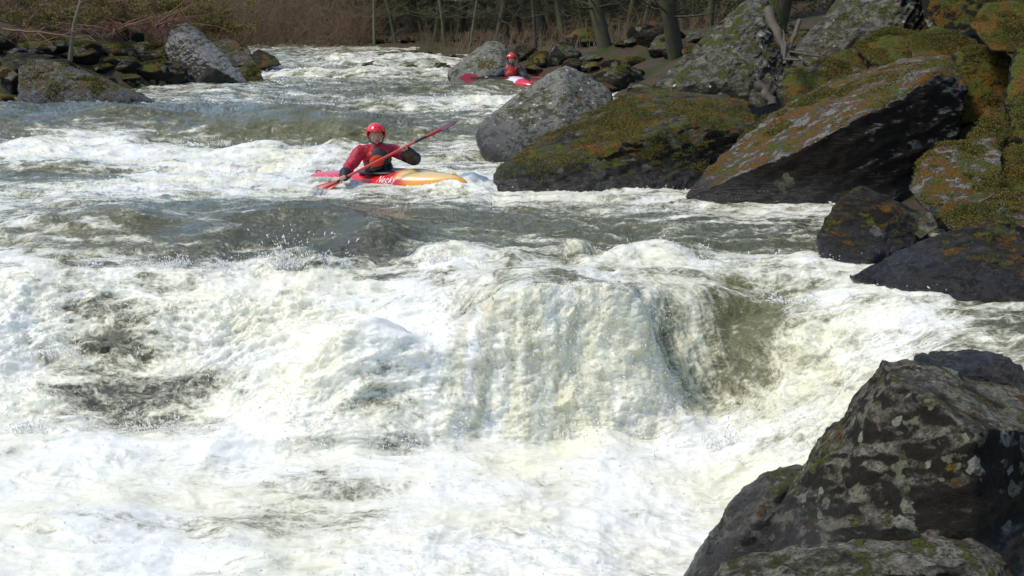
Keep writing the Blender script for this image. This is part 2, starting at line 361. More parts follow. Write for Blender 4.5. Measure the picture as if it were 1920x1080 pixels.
LB = [((232, 150), 40, 22, 31, 'brown squat rock between the wedge rock and the tall slab'), ((290, 120), 30, 22, 32, 'pale knobbly rock left of the tall slab'), ((190, 128), 44, 18, 30.5, 'flat grey rock behind the wedge rock'),
      ((110, 100), 50, 18, 31, 'long low rock above the wedge rock'), ((20, 150), 24, 22, 28, 'grey stone at the far left edge beside the wedge rock'), ((8, 185), 22, 12, 27, 'low dark stone at the far left waterline'),
      ((255, 92), 34, 16, 33.5, 'shaded rock under the mossy overhang'), ((275, 148), 26, 16, 31.2, 'rusty low rock in front of the tall slab'), ((60, 90), 30, 12, 31.5, 'mossy stone under the red twigs'), ((205, 100), 30, 14, 32.5, 'square grey stone beside the leaning sapling')]
for (cx, cy), w, h, D, lab in LB:
    rr = random.Random(cx)
    pts = [(cx + w * math.cos(t) * rr.uniform(.8, 1.1), cy + h * math.sin(t) * rr.uniform(.75, 1.1) + (8 if math.sin(t) > 0 else 0), D + rr.uniform(-.3, .5) - .3 * math.sin(t)) for t in [i * math.pi / 4.5 for i in range(9)]]
    pts.append((cx, cy, D - .5))
    boulder(pts, M_left if h > 15 else M_mossy, lab, sub=5, thick=1, p=34, cuts=14, cutd=.08)
print('rocks', round(time.time() - T0, 1))

# ------------------------------------------------------------------ river
LV = []
def lv(py, z, xs): LV.extend((x, py, z) for x in xs)
lv(1250, -1.1, (-500, 0, 500, 1000, 1500, 2000, 2400)); lv(1080, -1.1, (-400, 0, 400, 800, 1150, 1400, 1900))
lv(950, -1.11, (-400, 0, 300, 600, 900, 1150, 1350)); lv(860, -1.06, (-400, -100, 150, 400, 650, 900, 1100, 1280))
for x in (-500, -250, 0, 220, 440): LV += [(x, 790, -.99), (x, 700, -.75), (x, 620, -.5), (x, 545, -.24), (x, 492, -.08)]
for x in (600, 740): LV += [(x, 490, -.07), (x, 560, -.25), (x, 650, -.5), (x, 740, -.72), (x, 820, -.98)]
for x in (960, 1080, 1200): LV += [(x, 500, -.01), (x, 540, -.05), (x, 582, -.14), (x, 640, -.355), (x, 720, -.66), (x, 796, -.95)]
LV += [(860, 496, -.05), (860, 550, -.15), (860, 620, -.40), (860, 700, -.64), (860, 800, -.96)]
LV += [(1320, 505, -.06), (1320, 560, -.18), (1380, 600, -.34), (1400, 650, -.48), (1330, 700, -.70), (1310, 780, -1.0), (1340, 850, -1.06),
       (1450, 505, -.05), (1550, 540, -.08), (1700, 580, -.12), (1920, 630, -.13), (2250, 700, -.15), (1500, 570, -.18), (1560, 620, -.28), (1650, 680, -.36), (1500, 720, -.62), (1440, 800, -.88), (1390, 880, -1.03),
       (1600, 800, -.62), (1750, 780, -.42), (1950, 800, -.42), (2300, 850, -.5), (1500, 1000, -1.08), (1700, 1000, -1.0)]
LV += [(-400, 440, -.02), (-50, 440, 0), (130, 425, .05), (270, 408, .1), (400, 412, .1), (520, 420, .09), (650, 435, .07), (750, 478, -.02), (850, 450, 0), (1000, 450, 0), (1150, 450, 0), (1300, 450, 0), (1450, 450, 0), (1520, 480, -.03), (1800, 500, -.1), (2200, 560, -.12)]
lv(385, .0, (-500, -200, 100, 400, 700, 1000, 1300, 1600, 2100)); lv(345, .0, (-500, -200, 100, 400, 600, 700, 800, 900)); lv(300, .02, (-500, -200, 100, 350, 600, 800, 1100))
lv(281, .03, (-500, -200, 0, 150, 300, 420, 560, 700)); lv(226, .36, (-500, -200, 0, 150, 300, 420, 560, 700)); lv(245, .17, (790, 880, 1100)); lv(200, .3, (-500, -200, 100, 400, 700, 900, 1100))
lv(160, .46, (-500, 200, 500, 700, 900, 1200)); lv(130, .62, (-300, 500, 800, 1200)); lv(110, .8, (-200, 600, 1000)); lv(96, .95, (0, 600, 1100))
C = np.array([PZ(*p) for p in LV]); 
def rbf_fit(XY, vals, e, lam=1e-3):
    r = np.sqrt(((XY[:, None] - XY[None]) ** 2).sum(-1) + e * e)
    n = len(XY); A = np.zeros((n + 3, n + 3)); A[:n, :n] = -r + np.eye(n) * lam
    Pm = np.c_[np.ones(n), XY]; A[:n, n:] = Pm; A[n:, :n] = Pm.T
    return np.linalg.solve(A, np.r_[vals, 0, 0, 0])
def rbf_eval(XY, w, q, e):
    out = np.empty(len(q))
    for i in range(0, len(q), 20000):
        s = q[i:i + 20000]
        r = np.sqrt(((s[:, None] - XY[None]) ** 2).sum(-1) + e * e)
        out[i:i + 20000] = -r @ w[:len(XY)] + w[-3] + s @ w[-2:]
    return out
# keep the far field from swamping the near: work in (x/y, log y) space
def warpc(x, y): return np.c_[x / y * 6.0, np.log(y) * 9.0]
WXY = warpc(C[:, 0], C[:, 1]); WZ = rbf_fit(WXY, C[:, 2], .18, .02)
FV = [(x, 1200, 1.1) for x in (-300, 300, 900, 1500)] + [(x, 1060, 1.05) for x in (-200, 150, 800, 1100, 1350)] + [(500, 1060, .9)] + [(x, 860, 1.15) for x in (-100, 150, 400, 900, 1100)] + [
    (600, 930, .50), (480, 990, .55), (700, 850, .5), (700, 890, .85), (820, 845, .7), (300, 950, 1.15), (100, 960, 1.15), (850, 980, 1.05), (1050, 950, 1.15), (1250, 950, 1.15), (120, 1020, .85), (0, 560, .85), (-300, 600, .85), (250, 530, .66), (180, 660, .28), (80, 640, .95), (300, 640, .9), (370, 760, .28), (290, 740, .85), (200, 765, .34), (90, 760, .9), (450, 750, .95), (450, 650, .9), (600, 600, 1.1), (700, 570, .95),
    (450, 515, .75), (0, 500, .8), (600, 510, .75), (800, 545, .8), (930, 600, .7), (1000, 560, .5), (1120, 560, .5), (1080, 600, .7), (1180, 580, .75), (850, 640, .85), (800, 700, 1.2), (700, 700, 1.2), (560, 730, 1.15), (620, 660, 1.1), (1100, 700, 1.2), (990, 740, 1.1), (1200, 640, 1.2), (1120, 640, 1.1), (1000, 670, 1.0), (1050, 610, .85), (910, 700, 1.0), (1240, 700, 1.1), (1200, 740, 1.2), (1150, 800, 1.1), (1000, 810, 1.05), (1250, 560, .7), (950, 520, .75), (1100, 510, .7), (1200, 500, .85),
    (1330, 560, .4), (1380, 600, .14), (1450, 625, .12), (1390, 650, .22), (1340, 720, .45), (1330, 780, .4), (1500, 590, .7), (1450, 540, .6), (1600, 560, .75), (1700, 590, .7), (1900, 620, .4), (1800, 620, .5), (1550, 680, .85), (1620, 700, .72), (1460, 800, .85), (1400, 850, .85), (1300, 850, .9), (1250, 900, 1.15),
    (150, 430, .35), (280, 440, .35), (400, 450, .3), (600, 465, .15), (720, 485, .12), (400, 400, .3), (300, 400, .35), (0, 430, .5), (540, 492, .35), (640, 498, .3), (420, 488, .35), (250, 484, .4), (330, 480, .35), (840, 490, .9), (1000, 490, .45), (850, 440, .3), (1000, 450, .25), (1200, 430, .38), (1400, 440, .32), (1350, 470, .25), (1500, 470, .3),
    (900, 390, .45), (950, 378, .75), (1100, 385, .6), (1200, 392, .5), (1290, 395, .65), (1450, 402, .6), (1540, 490, .75), (885, 285, .6), (900, 310, .7), (980, 180, .6), (300, 200, .5), (200, 205, .35), (480, 166, .6), (600, 395, .2), (450, 385, .25), (300, 372, .7), (100, 375, .65), (700, 372, .6), (500, 368, .7), (0, 335, .3), (150, 332, .3), (0, 355, .65), (150, 360, .7), (300, 345, .85), (450, 345, .9), (300, 320, .9), (760, 370, .6), (100, 310, .9), (500, 310, .95), (300, 292, .95), (100, 295, .9), (600, 345, .75), (880, 352, .95), (830, 362, .9), (830, 300, .65), (850, 330, .6),
    (0, 240, .2), (100, 225, .15), (200, 240, .3), (300, 220, .15), (430, 250, .08), (500, 250, .05), (650, 250, .05), (380, 275, .5), (130, 268, .75), (230, 262, .8), (750, 240, .4), (850, 235, .3), (350, 205, .2), (500, 190, .5), (650, 200, .45), (700, 210, .6), (800, 200, .8), (850, 195, .8), (900, 180, .5),
    (820, 172, .1), (930, 172, .2), (650, 170, .35), (500, 160, .45), (400, 180, .5), (550, 150, .8), (700, 145, .85), (800, 140, .75), (650, 120, .7), (750, 115, .85), (550, 105, .45), (600, 130, .45), (150, 205, .1), (30, 205, .1), (700, 100, .6), (900, 130, .6), (-300, 250, .3), (-300, 320, .6)]
TV = [(150, 430, .3), (400, 460, .75), (550, 470, .8), (660, 470, .9), (730, 490, 1), (300, 450, .5), (180, 660, 1), (370, 760, 1), (240, 590, .7), (200, 750, 1), (700, 850, 1), (600, 930, .5), (900, 450, .2), (1200, 460, .3), (1400, 460, .5), (1500, 440, .7), (500, 250, .1), (100, 240, .5), (200, 225, .5), (330, 220, .4),
      (1000, 560, .4), (930, 600, .5), (1380, 600, 0), (1450, 630, .0), (1340, 760, .7), (1850, 600, .7), (1900, 640, .5), (600, 380, .3), (100, 340, .4), (650, 250, 0), (800, 172, .3), (850, 250, .2), (1100, 700, .15), (0, 500, .1), (1000, 1000, .1), (0, 1000, .2), (500, 150, .3), (800, 140, .2), (1600, 700, 0), (980, 370, .4), (1500, 410, .9), (700, 400, .2)]
ZC = lambda L: np.array([surf_point(px, py) for px, py, _ in L])
def surf_point(px, py):
    """where the ray through a pixel meets the base river surface"""
    r = ray(px, py); t = np.linspace(5.2, 60, 500) / r[1]
    xs, ys, zs = r[0] * t, r[1] * t, HC + r[2] * t
    h = rbf_eval(WXY, WZ, warpc(xs, ys), .18); k = np.argmax(zs < h)
    if k == 0: k = len(t) - 1
    return np.array([xs[k], ys[k]])
def fitmap(L, e):
    pts = ZC(L); W = warpc(pts[:, 0], pts[:, 1]); return W, rbf_fit(W, np.array([p[2] for p in L], float), e, .05)
FW, FWt = fitmap(FV, .15); TW, TWt = fitmap(TV, .3)

def bumps(x, y):
    z = 0
    def pk(px, py, zz): q = PZ(px, py, zz); return q[0], q[1]
    # (pixel, level, half width across, front width, back width, height)
    for px, py, lvz, wx, wf, wb, h in [
        (90, 322, .02, 1.0, .22, .7, .13), (-250, 318, .02, 1.0, .3, .7, .12), (820, 178, .38, 1.3, .5, 1.2, .16), (930, 168, .4, .8, .5, 1, .14), (560, 232, .27, 1.5, .35, .8, .09), (330, 222, .27, 1.2, .5, .8, .05), (180, 215, .3, .8, .4, .8, .07), (40, 225, .28, .5, .3, .8, .08),
        (560, 425, .06, .75, .34, .55, .21), (710, 450, .03, .28, .25, .35, .12), (400, 440, .06, .35, .28, .4, .08), (220, 428, .06, .50, .34, .45, .17), (60, 440, 0, .4, .25, .4, .08),
        (300, 296, .02, .9, .22, .35, .14), (490, 292, .02, .6, .2, .35, .15), (90, 300, .02, .7, .22, .35, .12), (640, 288, .02, .45, .2, .35, .20), (720, 300, .02, .4, .2, .35, .14), (-200, 300, .02, .9, .25, .35, .12),
        (540, 236, .32, 1.0, .3, .6, .10), (660, 240, .30, .5, .3, .6, .10), (230, 225, .34, .8, .4, .7, .10), (620, 350, .0, .30, .18, .18, .09), (885, 350, .0, .20, .16, .15, .13), (840, 362, .0, .25, .14, .14, .10), (800, 362, .0, .35, .14, .15, .05),
        (770, 745, -.74, .60, .30, .5, .36), (660, 720, -.68, .40, .3, .3, .16), (880, 770, -.9, .3, .2, .3, .16), (850, 488, -.05, .28, .15, .25, .12), (1090, 492, -.05, .12, .1, .2, .12), (1230, 494, -.05, .30, .18, .25, .12), (1160, 500, -.05, .10, .1, .15, .06), (960, 498, -.05, .15, .12, .2, .06), (560, 492, -.06, .25, .15, .2, .14), (1500, 505, -.05, .5, .2, .2, .05),
        (640, 118, .72, 1.2, .5, 1, .18), (760, 125, .66, 1.6, .5, 1, .22), (560, 150, .5, 1.4, .4, 1, .14), (720, 150, .5, 1.3, .4, .9, .16), (830, 150, .5, 1.0, .4, .8, .14), (620, 180, .38, 1.2, .4, .9, .08), (430, 178, .38, 1.0, .4, .9, .10), (740, 205, .3, .9, .3, .6, .12), (880, 200, .3, .8, .3, .6, .12),
        (630, 300, .02, .5, .3, .6, .14), (480, 300, .02, .8, .3, .6, .1), (300, 300, .02, .8, .3, .6, .07), (800, 262, .1, .5, .25, .5, .08), (850, 300, .02, .4, .25, .5, .07), (180, 420, .06, .35, .2, .4, .05), (700, 440, .05, .25, .25, .3, .05), (250, 860, -1.05, 1.0, .3, .3, .08), (650, 890, -1.05, .6, .2, .3, .06),
        (1250, 822, -1.03, .3, .22, .3, .15), (1130, 835, -1.03, .22, .25, .3, .13), (1010, 822, -1.03, .25, .2, .3, .16), (900, 810, -1.02, .25, .25, .3, .14), (1190, 800, -.98, .15, .12, .2, .10), (1380, 860, -1.0, .3, .2, .3, .06), (120, 1000, -1.1, .6, .25, .4, .1), (1000, 830, -1.03, .4, .2, .25, .1), (420, 600, -.44, .35, .2, .2, .1), (300, 620, -.5, .3, .2, .3, .08), (600, 540, -.18, .4, .2, .3, .06)]:
        cx, cy = pk(px, py, lvz); dy = y - cy; w = np.where(dy < 0, wf, wb)
        z = z + h * (1.3 if py < 260 else 1.0) * np.exp(-((x - cx) / wx) ** 2 - (dy / w) ** 2)
    return z

# coarse field over a fan, then rows placed evenly as seen from upstream of the bank
NC, NR = 940, 1180
ca = np.linspace(-.56, .56, 240); cy = np.exp(np.linspace(math.log(4.6), math.log(58), 700))
A, Y = np.meshgrid(ca, cy, indexing='ij'); Xc = A * Y
Zc = rbf_eval(WXY, WZ, warpc(Xc.ravel(), Y.ravel()), .18).reshape(A.shape)
Zc = Zc + bumps(Xc, Y)
cols = np.linspace(-.56, .56, NC)
fi = np.interp(cols, ca, np.arange(240)); i0 = np.minimum(fi.astype(int), 238); ft = (fi - i0)[:, None]
Zi = Zc[i0] * (1 - ft) + Zc[i0 + 1] * ft
ang = np.arctan2(HC - Zi, cy[None])
step = np.abs(np.diff(ang, axis=1)) * 2400 + .18 * np.diff(cy)[None] / cy[None, 1:] * 60 + np.abs(np.diff(Zi, axis=1)) * 60
step = (step + np.roll(step, 3, 0) + np.roll(step, -3, 0)) / 3
cum = np.c_[np.zeros(NC), np.cumsum(step, 1)]; cum /= cum[:, -1:]
tt = np.linspace(0, 1, NR)
Yg = np.stack([np.interp(tt, cum[i], cy) for i in range(NC)])
for _ in range(3): Yg[1:-1] = (Yg[:-2] + Yg[1:-1] * 2 + Yg[2:]) / 4
li = np.interp(np.log(Yg), np.log(cy), np.arange(700)); j0 = np.minimum(li.astype(int), 698); jt = li - j0
Zg = np.take_along_axis(Zi, j0, 1) * (1 - jt) + np.take_along_axis(Zi, j0 + 1, 1) * jt
Xg = cols[:, None] * Yg
def coarse(WW, Wt, e, lo=None, hi=None):
    a2 = ca[::2]; y2 = cy[::3]; A2, Y2 = np.meshgrid(a2, y2, indexing='ij')
    v = rbf_eval(WW, Wt, warpc((A2 * Y2).ravel(), Y2.ravel()), e).reshape(A2.shape)
    fa = np.interp(cols, a2, np.arange(len(a2))); ia = np.minimum(fa.astype(int), len(a2) - 2); ta = (fa - ia)[:, None]
    vv = v[ia] * (1 - ta) + v[ia + 1] * ta
    l = np.interp(np.log(Yg), np.log(y2), np.arange(len(y2))); j = np.minimum(l.astype(int), len(y2) - 2); t = l - j
    return np.take_along_axis(vv, j, 1) * (1 - t) + np.take_along_axis(vv, j + 1, 1) * t
Foam = np.clip(coarse(FW, FWt, .15), 0, 1.25); Tint = np.clip(coarse(TW, TWt, .3), 0, 1)
print('fields', round(time.time() - T0, 1))
# flow-aligned coordinates: the main stream runs towards the camera, the right chute sweeps left
def normals(X, Y, Z):
    dux, duy, duz = np.gradient(X, axis=0), np.gradient(Y, axis=0), np.gradient(Z, axis=0)
    dvx, dvy, dvz = np.gradient(X, axis=1), np.gradient(Y, axis=1), np.gradient(Z, axis=1)
    nx = duy * dvz - duz * dvy; ny = duz * dvx - dux * dvz; nz = dux * dvy - duy * dvx
    l = np.sqrt(nx * nx + ny * ny + nz * nz) + 1e-12
    return nx / l, ny / l, nz / l
nx, ny, nz = normals(Xg, Yg, Zg)
steep = sstep(.96, .7, nz)                       # 1 on the falls
chute = sstep(1.3, 2.6, Xg) * sstep(11, 9.8, Yg)  # right-hand chute
sx, sy, sz = [a.astype(np.float32) for a in (Xg, Yg, Zg)]
w1 = fbm(sx * .8, sy * .8, sz * .8, 3); w2 = fbm(sx * .8 + 31, sy * .8 + 9, sz * .8, 3)
wx, wy, wz = sx + .30 * w1, sy + .30 * w2, sz
al = (wy - sz * .9)
hx0, hy0 = .52, 11.3                                        # the pour-over fans out from here
hump = np.exp(-np.abs((sx - hx0) / 1.35) ** 3) * sstep(12.2, 11.0, sy) * sstep(8.4, 8.9, sy)
th = np.arctan2(wx - hx0, np.maximum(hy0 - wy, .25)); rr_ = np.hypot(wx - hx0, hy0 - wy)
ca_, sa_ = math.cos(.75), math.sin(.75)
cu0, cv0 = 1.9 * ca_ + 9.4 * sa_, -1.9 * sa_ + 9.4 * ca_
uc = (wx * ca_ + wy * sa_) - cu0 + 1.9; vc_ = (-wx * sa_ + wy * ca_ - sz * .6) - cv0 + 9.4
FU = wx * (1 - chute) + uc * chute; FVv = al * (1 - chute) + vc_ * chute
FU = FU * (1 - hump) + (th * 1.9 + hx0) * hump; FVv = FVv * (1 - hump) + (hy0 - rr_ - sz * .9) * hump
FU = FU + .13 * fbm(wx * 1.9, al * 1.8, wz, 4)
def two(f1, f2, z0, o): return fbm(FU * f1, FVv * f2, z0, o, .6)
curt = sstep(-.75, -.35, Xg) * sstep(13, 11, Yg); curt = np.maximum(curt, chute)
str1 = two(3.6, 1.6, 2.0, 4); str2 = two(13, 4.0, 7.0, 4)
gust = vn(sx * .45 + 7, sy * .7, 3.3)                      # some patches churn harder than others
chop = billow(wx * .9, wy * 1.9, wz * 1.6, 5, .5)          # long soft ridges lying across the flow
chop2 = billow(wx * 2.6 + 3, wy * 5.2, wz * 4.0, 4, .55)
curl = fbm(wx * 2.0, wy * 3.4, wz * 3.0, 4, .55)
fine = fbm(wx * 11, wy * 15, wz * 13, 4, .6)
micro = billow(wx * 27, wy * 33, wz * 30, 3, .6)
ripple = billow(wx * 2.4 + 5, wy * 7.0, wz * 3, 5, .6)
print('noise', round(time.time() - T0, 1))
lump = 1 - chop * 2.0
foamamt = sstep(.35, .9, Foam)
calm = 1 - foamamt
dome = np.exp(-((Xg + 2.2) / 1.7) ** 4) * sstep(11.0, 11.8, Yg) * sstep(15, 13.5, Yg)   # water sheeting over a drowned ledge
rag = sstep(.35, .75, gust)
d = (foamamt * (.085 * lump + (.018 + .03 * rag) * (1 - chop2 * 2) + .04 * curl + ((.006 + .016 * rag) * fine - .010 * rag * micro) * sstep(24, 13, Yg))
     + calm * (1 - .55 * dome) * (.055 * lump + .038 * (1 - ripple * 2.2) + .009 * fine))
sc_ = steep * curt * (.25 + .75 * sstep(.1, .6, Foam))
near = sstep(15, 11, Yg)
froth = near * foamamt * sstep(.45, .95, steep + .5 * rag)
mm_ = fbm(wx * 21, wy * 23, wz * 21, 3, .7)
d = d * (1 - .80 * sc_) + sc_ * (.15 * fbm(FU * 1.5 + 2.2, FVv * .7, 5.5, 2) + .16 * fbm(wx * 2.1 + 4, al * 1.7, sz * 1.5, 4, .55) + .04 * str1 + .02 * str2 * rag + .013 * fine + .008 * mm_) + steep * (1 - curt) * (.05 * curl + .04 * (1 - 2 * chop2)) + froth * (.022 * fine + .010 * mm_ - .004 * micro)
d = d * np.interp(Yg, [6, 11, 18, 30, 46], [.85, .95, 1.25, 1.5, 1.6]) + sstep(16, 20, Yg) * .10 * fbm(wx * .55, wy * 1.1, 1.7, 3)
hx = .06 * curl * foamamt; hy = -.08 * lump * (.4 + .6 * foamamt)
X2 = Xg + nx * d + hx; Y2 = Yg + ny * d + hy; Z2 = Zg + nz * d
Fs = Foam - .10 * sstep(18, 24, Yg) * sstep(.25, .6, Foam)
# foam gathers on broken crests, clears in the troughs
Foam2 = np.clip(Fs + .16 * (d / .1) * (.3 + calm) * .6 + .14 * w1 + sc_ * .10 * str1 + sc_ * .05 * str2 + froth * (.20 * fine + .12 * mm_) + steep * (1 - curt) * .12 * curl, 0, 1)
V = np.stack([X2, Y2, Z2], -1).reshape(-1, 3)
idx = np.arange(NC * NR, dtype=np.int32).reshape(NC, NR)
Fc = np.stack([idx[:-1, :-1], idx[1:, :-1], idx[1:, 1:], idx[:-1, 1:]], -1).reshape(-1, 4)
wm = mesh_np('river', V, Fc)
attr(wm, 'foam', Foam2.ravel()); attr(wm, 'tint', Tint.ravel()); attr(wm, 'steep', sc_.ravel()); attr(wm, 'chute', chute.ravel()); attr(wm, 'flowu', FU.ravel()); attr(wm, 'flowv', FVv.ravel()); attr(wm, 'froth', froth.ravel())
def water_mat():
    k = N('river_water'); pos = k.pos()
    foam, tint, steep, chute = k.attr('foam'), k.attr('tint'), k.attr('steep'), k.attr('chute')
    warp = k.n('VectorMath', operation='ADD', _0=pos, _1=k.n('VectorMath', operation='SCALE', _0=k.n('TexNoise', _Vector=pos, _Scale=2.2, _Detail=4.).outputs['Color'], _Scale=.35).outputs[0]).outputs[0]
    fl = k.n('CombineXYZ', _0=k.attr('flowu'), _1=k.m2('MULTIPLY', k.attr('flowv'), .36), _2=0.0).outputs[0]
    froth = k.attr('froth')
    n_st = k.noise(fl, 9, 7, .68)                                    # streaks on the falls
    wide = k.map(warp, (.8, 1.9, 1.5))
    n_fl = k.noise(wide, 2.6, 8, .68, .3)                            # marbling on the flats
    lace = k.vor(k.map(warp, (.9, 1.7, 1.2)), 5.5, 'DISTANCE_TO_EDGE').outputs['Distance']
    lace2 = k.vor(k.map(warp, (1, 1.8, 1.2)), 14, 'DISTANCE_TO_EDGE').outputs['Distance']
    net = k.m2('MAXIMUM', k.rng(lace, .13, .0, 0, 1), k.rng(lace2, .16, .0, 0, .7))
    nn = k.n('Mix', data_type='FLOAT'); k.set(nn.inputs[0], steep); k.set(nn.inputs[2], n_fl); k.set(nn.inputs[3], n_st); nn = nn.outputs[0]
    hi = k.noise(warp, 26, 6, .72)
    v = k.m2('ADD', foam, k.m2('MULTIPLY', k.m2('SUBTRACT', nn, .5), k.rng(steep, 0, 1, 1.9, 1.35)))
    v = k.m2('ADD', v, k.m2('MULTIPLY', k.m2('SUBTRACT', hi, .5), k.rng(k.sep(pos)[1], 12, 26, .5, .12)))
    v = k.m2('ADD', v, k.m2('MULTIPLY', net, .12))
    mask = k.rng(v, .46, .86)
    thin = k.rng(v, .28, .85)                                         # aerated water under the foam
    deep = k.mix(tint, (.112, .108, .036), (.028, .031, .030))
    green = k.mix(k.noise(warp, 1.3, 3), deep, k.mix(.5, deep, (.17, .155, .055)))
    body = k.mix(k.m2('MULTIPLY', thin, .6), green, (.46, .44, .29))
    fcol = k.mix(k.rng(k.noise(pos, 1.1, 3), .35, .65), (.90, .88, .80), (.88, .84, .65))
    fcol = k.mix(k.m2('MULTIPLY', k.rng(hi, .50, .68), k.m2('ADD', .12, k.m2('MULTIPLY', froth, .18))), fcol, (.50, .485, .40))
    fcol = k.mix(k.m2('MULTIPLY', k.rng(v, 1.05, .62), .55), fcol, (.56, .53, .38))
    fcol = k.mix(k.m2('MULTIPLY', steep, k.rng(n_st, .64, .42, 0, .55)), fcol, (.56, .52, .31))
    hb = k.m2('ADD', k.m2('MULTIPLY', k.noise(warp, 9, 6, .6), .6), k.m2('MULTIPLY', k.noise(warp, 55, 4, .65), .25))
    hw = k.m2('ADD', k.m2('MULTIPLY', k.noise(k.map(warp, (1, 1.6, 1)), 7, 5, .6, .4), .7), k.m2('MULTIPLY', k.noise(k.map(warp, (1, 1.5, 1)), 24, 4, .6, .6), .4))
    water = k.bsdf(Base_Color=body, Roughness=k.rng(thin, 0, 1, .06, .25), IOR=1.5, Normal=k.bump(hw, .8, .05))
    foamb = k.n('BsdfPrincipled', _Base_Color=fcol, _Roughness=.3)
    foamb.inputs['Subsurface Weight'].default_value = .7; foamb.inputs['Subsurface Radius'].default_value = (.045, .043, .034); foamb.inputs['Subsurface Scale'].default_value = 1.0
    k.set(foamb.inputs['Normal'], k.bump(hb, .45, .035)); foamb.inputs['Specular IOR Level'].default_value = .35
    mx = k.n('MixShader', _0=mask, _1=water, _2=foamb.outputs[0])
    return k.done(mx.outputs[0])
M_water = water_mat()
river = link('river', wm, M_water, origin=False); props(river, kind='structure')
print('river', round(time.time() - T0, 1))

# ---- spray: droplets thrown up along the breaking edges (one uncountable mass)
oc = np.array([(1, 0, 0), (-1, 0, 0), (0, 1, 0), (0, -1, 0), (0, 0, 1), (0, 0, -1)], float)
of = np.array([(0, 2, 4), (2, 1, 4), (1, 3, 4), (3, 0, 4), (2, 0, 5), (1, 2, 5), (3, 1, 5), (0, 3, 5)])
def spray():
    gx, gy, gz = X2.ravel(), Y2.ravel(), Z2.ravel()
    wgt = (Foam.ravel() > .6) * (.15 + 2.5 * froth.ravel() + 2.0 * np.clip(d.ravel() / .1, 0, 2) ** 2) * (Yg.ravel() < 34)
    cent, vel, siz = [], [], []
    pr = wgt / wgt.sum(); NS = 42000; pick = RNG.choice(len(gx), NS, p=pr)
    hh = RNG.exponential(.022, NS)
    cent.append(np.c_[gx[pick] + RNG.normal(0, .02, NS), gy[pick] - hh * .4, gz[pick] + hh]); siz.append(np.minimum(.0030 * np.exp(RNG.normal(0, .5, NS)), .0085) * np.clip(gy[pick] / 11, .8, 2.2))
    vel.append(RNG.normal(0, 1, (NS, 3)) + [0, -.5, .6])
    for px, py, lvz, n, spr, hgt in [(560, 495, -.05, 1100, .3, .16), (850, 490, -.02, 1300, .28, .10), (1095, 490, -.02, 500, .1, .10), (1220, 488, -.02, 1500, .35, .09), (340, 492, -.05, 700, .5, .07), (990, 495, -.02, 500, .3, .06), (1420, 500, -.02, 700, .4, .07), (1500, 500, -.05, 700, .5, .07), (1650, 560, -.1, 700, .5, .07),
                                     (400, 270, .10, 250, .6, .07), (580, 278, .06, 250, .5, .07), (240, 262, .12, 200, .6, .07), (930, 790, -.9, 500, .3, .12), (860, 640, -.5, 500, .3, .10), (700, 830, -.95, 500, .4, .12), (740, 205, .3, 500, .8, .15), (850, 200, .3, 400, .7, .15),
                                     (100, 800, -.95, 500, .5, .12), (300, 800, -.95, 500, .5, .12), (400, 600, -.42, 500, .3, .12), (800, 348, .02, 500, .5, .07), (620, 352, .02, 250, .25, .06), (1100, 810, -.95, 700, .4, .12), (120, 660, -.6, 300, .3, .1), (1400, 830, -.9, 600, .3, .12)]:
        c = PZ(px, py, lvz); h = RNG.exponential(hgt * .45, n); h = np.minimum(h, hgt * 1.8)
        ox = RNG.normal(0, spr * .6, n) ; cc = RNG.normal(0, spr * .6, 14); ch_ = RNG.uniform(.3, 1.3, 14); ci = RNG.integers(0, 14, n); ox = cc[ci] + RNG.normal(0, spr * .09, n); h = h * ch_[ci]
        cent.append(np.c_[c[0] + ox * (1 + h), c[1] - RNG.uniform(0, .12, n) + .05, c[2] + h - .03]); vel.append(np.c_[ox / spr * .6, np.full(n, -.3), RNG.uniform(.4, 1.4, n)])
        siz.append(np.minimum(.0044 * np.exp(RNG.normal(0, .5, n)), .010) * max(.9, c[1] / 12))
    cen = np.vstack(cent); vl = np.vstack(vel); sz_ = np.concatenate(siz)
    vl /= np.linalg.norm(vl, axis=1)[:, None]
    q = RNG.normal(0, 1, cen.shape); a = np.cross(vl, q); a /= np.linalg.norm(a, axis=1)[:, None]; b = np.cross(vl, a)
    el = RNG.uniform(1.2, 3.0, len(cen))
    W = cen[:, None] + sz_[:, None, None] * (oc[None, :, 0:1] * a[:, None] + oc[None, :, 1:2] * b[:, None] + oc[None, :, 2:3] * vl[:, None] * el[:, None, None])
    f = of[None] + (np.arange(len(cen)) * 6)[:, None, None]
    return mesh_np('spray', W.reshape(-1, 3), f.reshape(-1, 3))
k = N('spray_drops'); M_spray = k.done(k.bsdf(Base_Color=(.88, .88, .84), Roughness=.25))
sp_o = link('spray', spray(), M_spray, origin=False); props(sp_o, 'white droplets thrown up along the breaking edges of the rapids', 'spray', kind='stuff')

# ---- rocks awash in the falls
def awash(pts, label, **kw):
    return boulder(pts, M_wetdark, label, **kw)
def surf_rock(px, py, w, h, out, label):
    q = surf_point(px, py); D = float(q[1]); rr = random.Random(px)
    pts = [(px + w * .5 * math.cos(t) * rr.uniform(.7, 1.1), py + h * .5 * math.sin(t) * rr.uniform(.7, 1.1), D + .25) for t in [i * math.pi / 4.5 for i in range(9)]]
    pts += [(px, py, D - out), (px - w * .2, py + h * .2, D - out * .6), (px + w * .2, py - h * .2, D - out * .7)]
    awash(pts, label, sub=6, thick=.5, amp=.06, p=16)
surf_rock(185, 672, 120, 120, .035, 'black rock showing through the left side of the falls, highest of the dark ones')
surf_rock(180, 775, 120, 70, .03, 'dark wet rock in the foam low at the left of the falls')
surf_rock(250, 755, 90, 90, .03, 'dark rock in the spray between the two low wet rocks of the left falls')
surf_rock(360, 735, 110, 110, .03, 'black rock behind a lace of water left of the white plume')
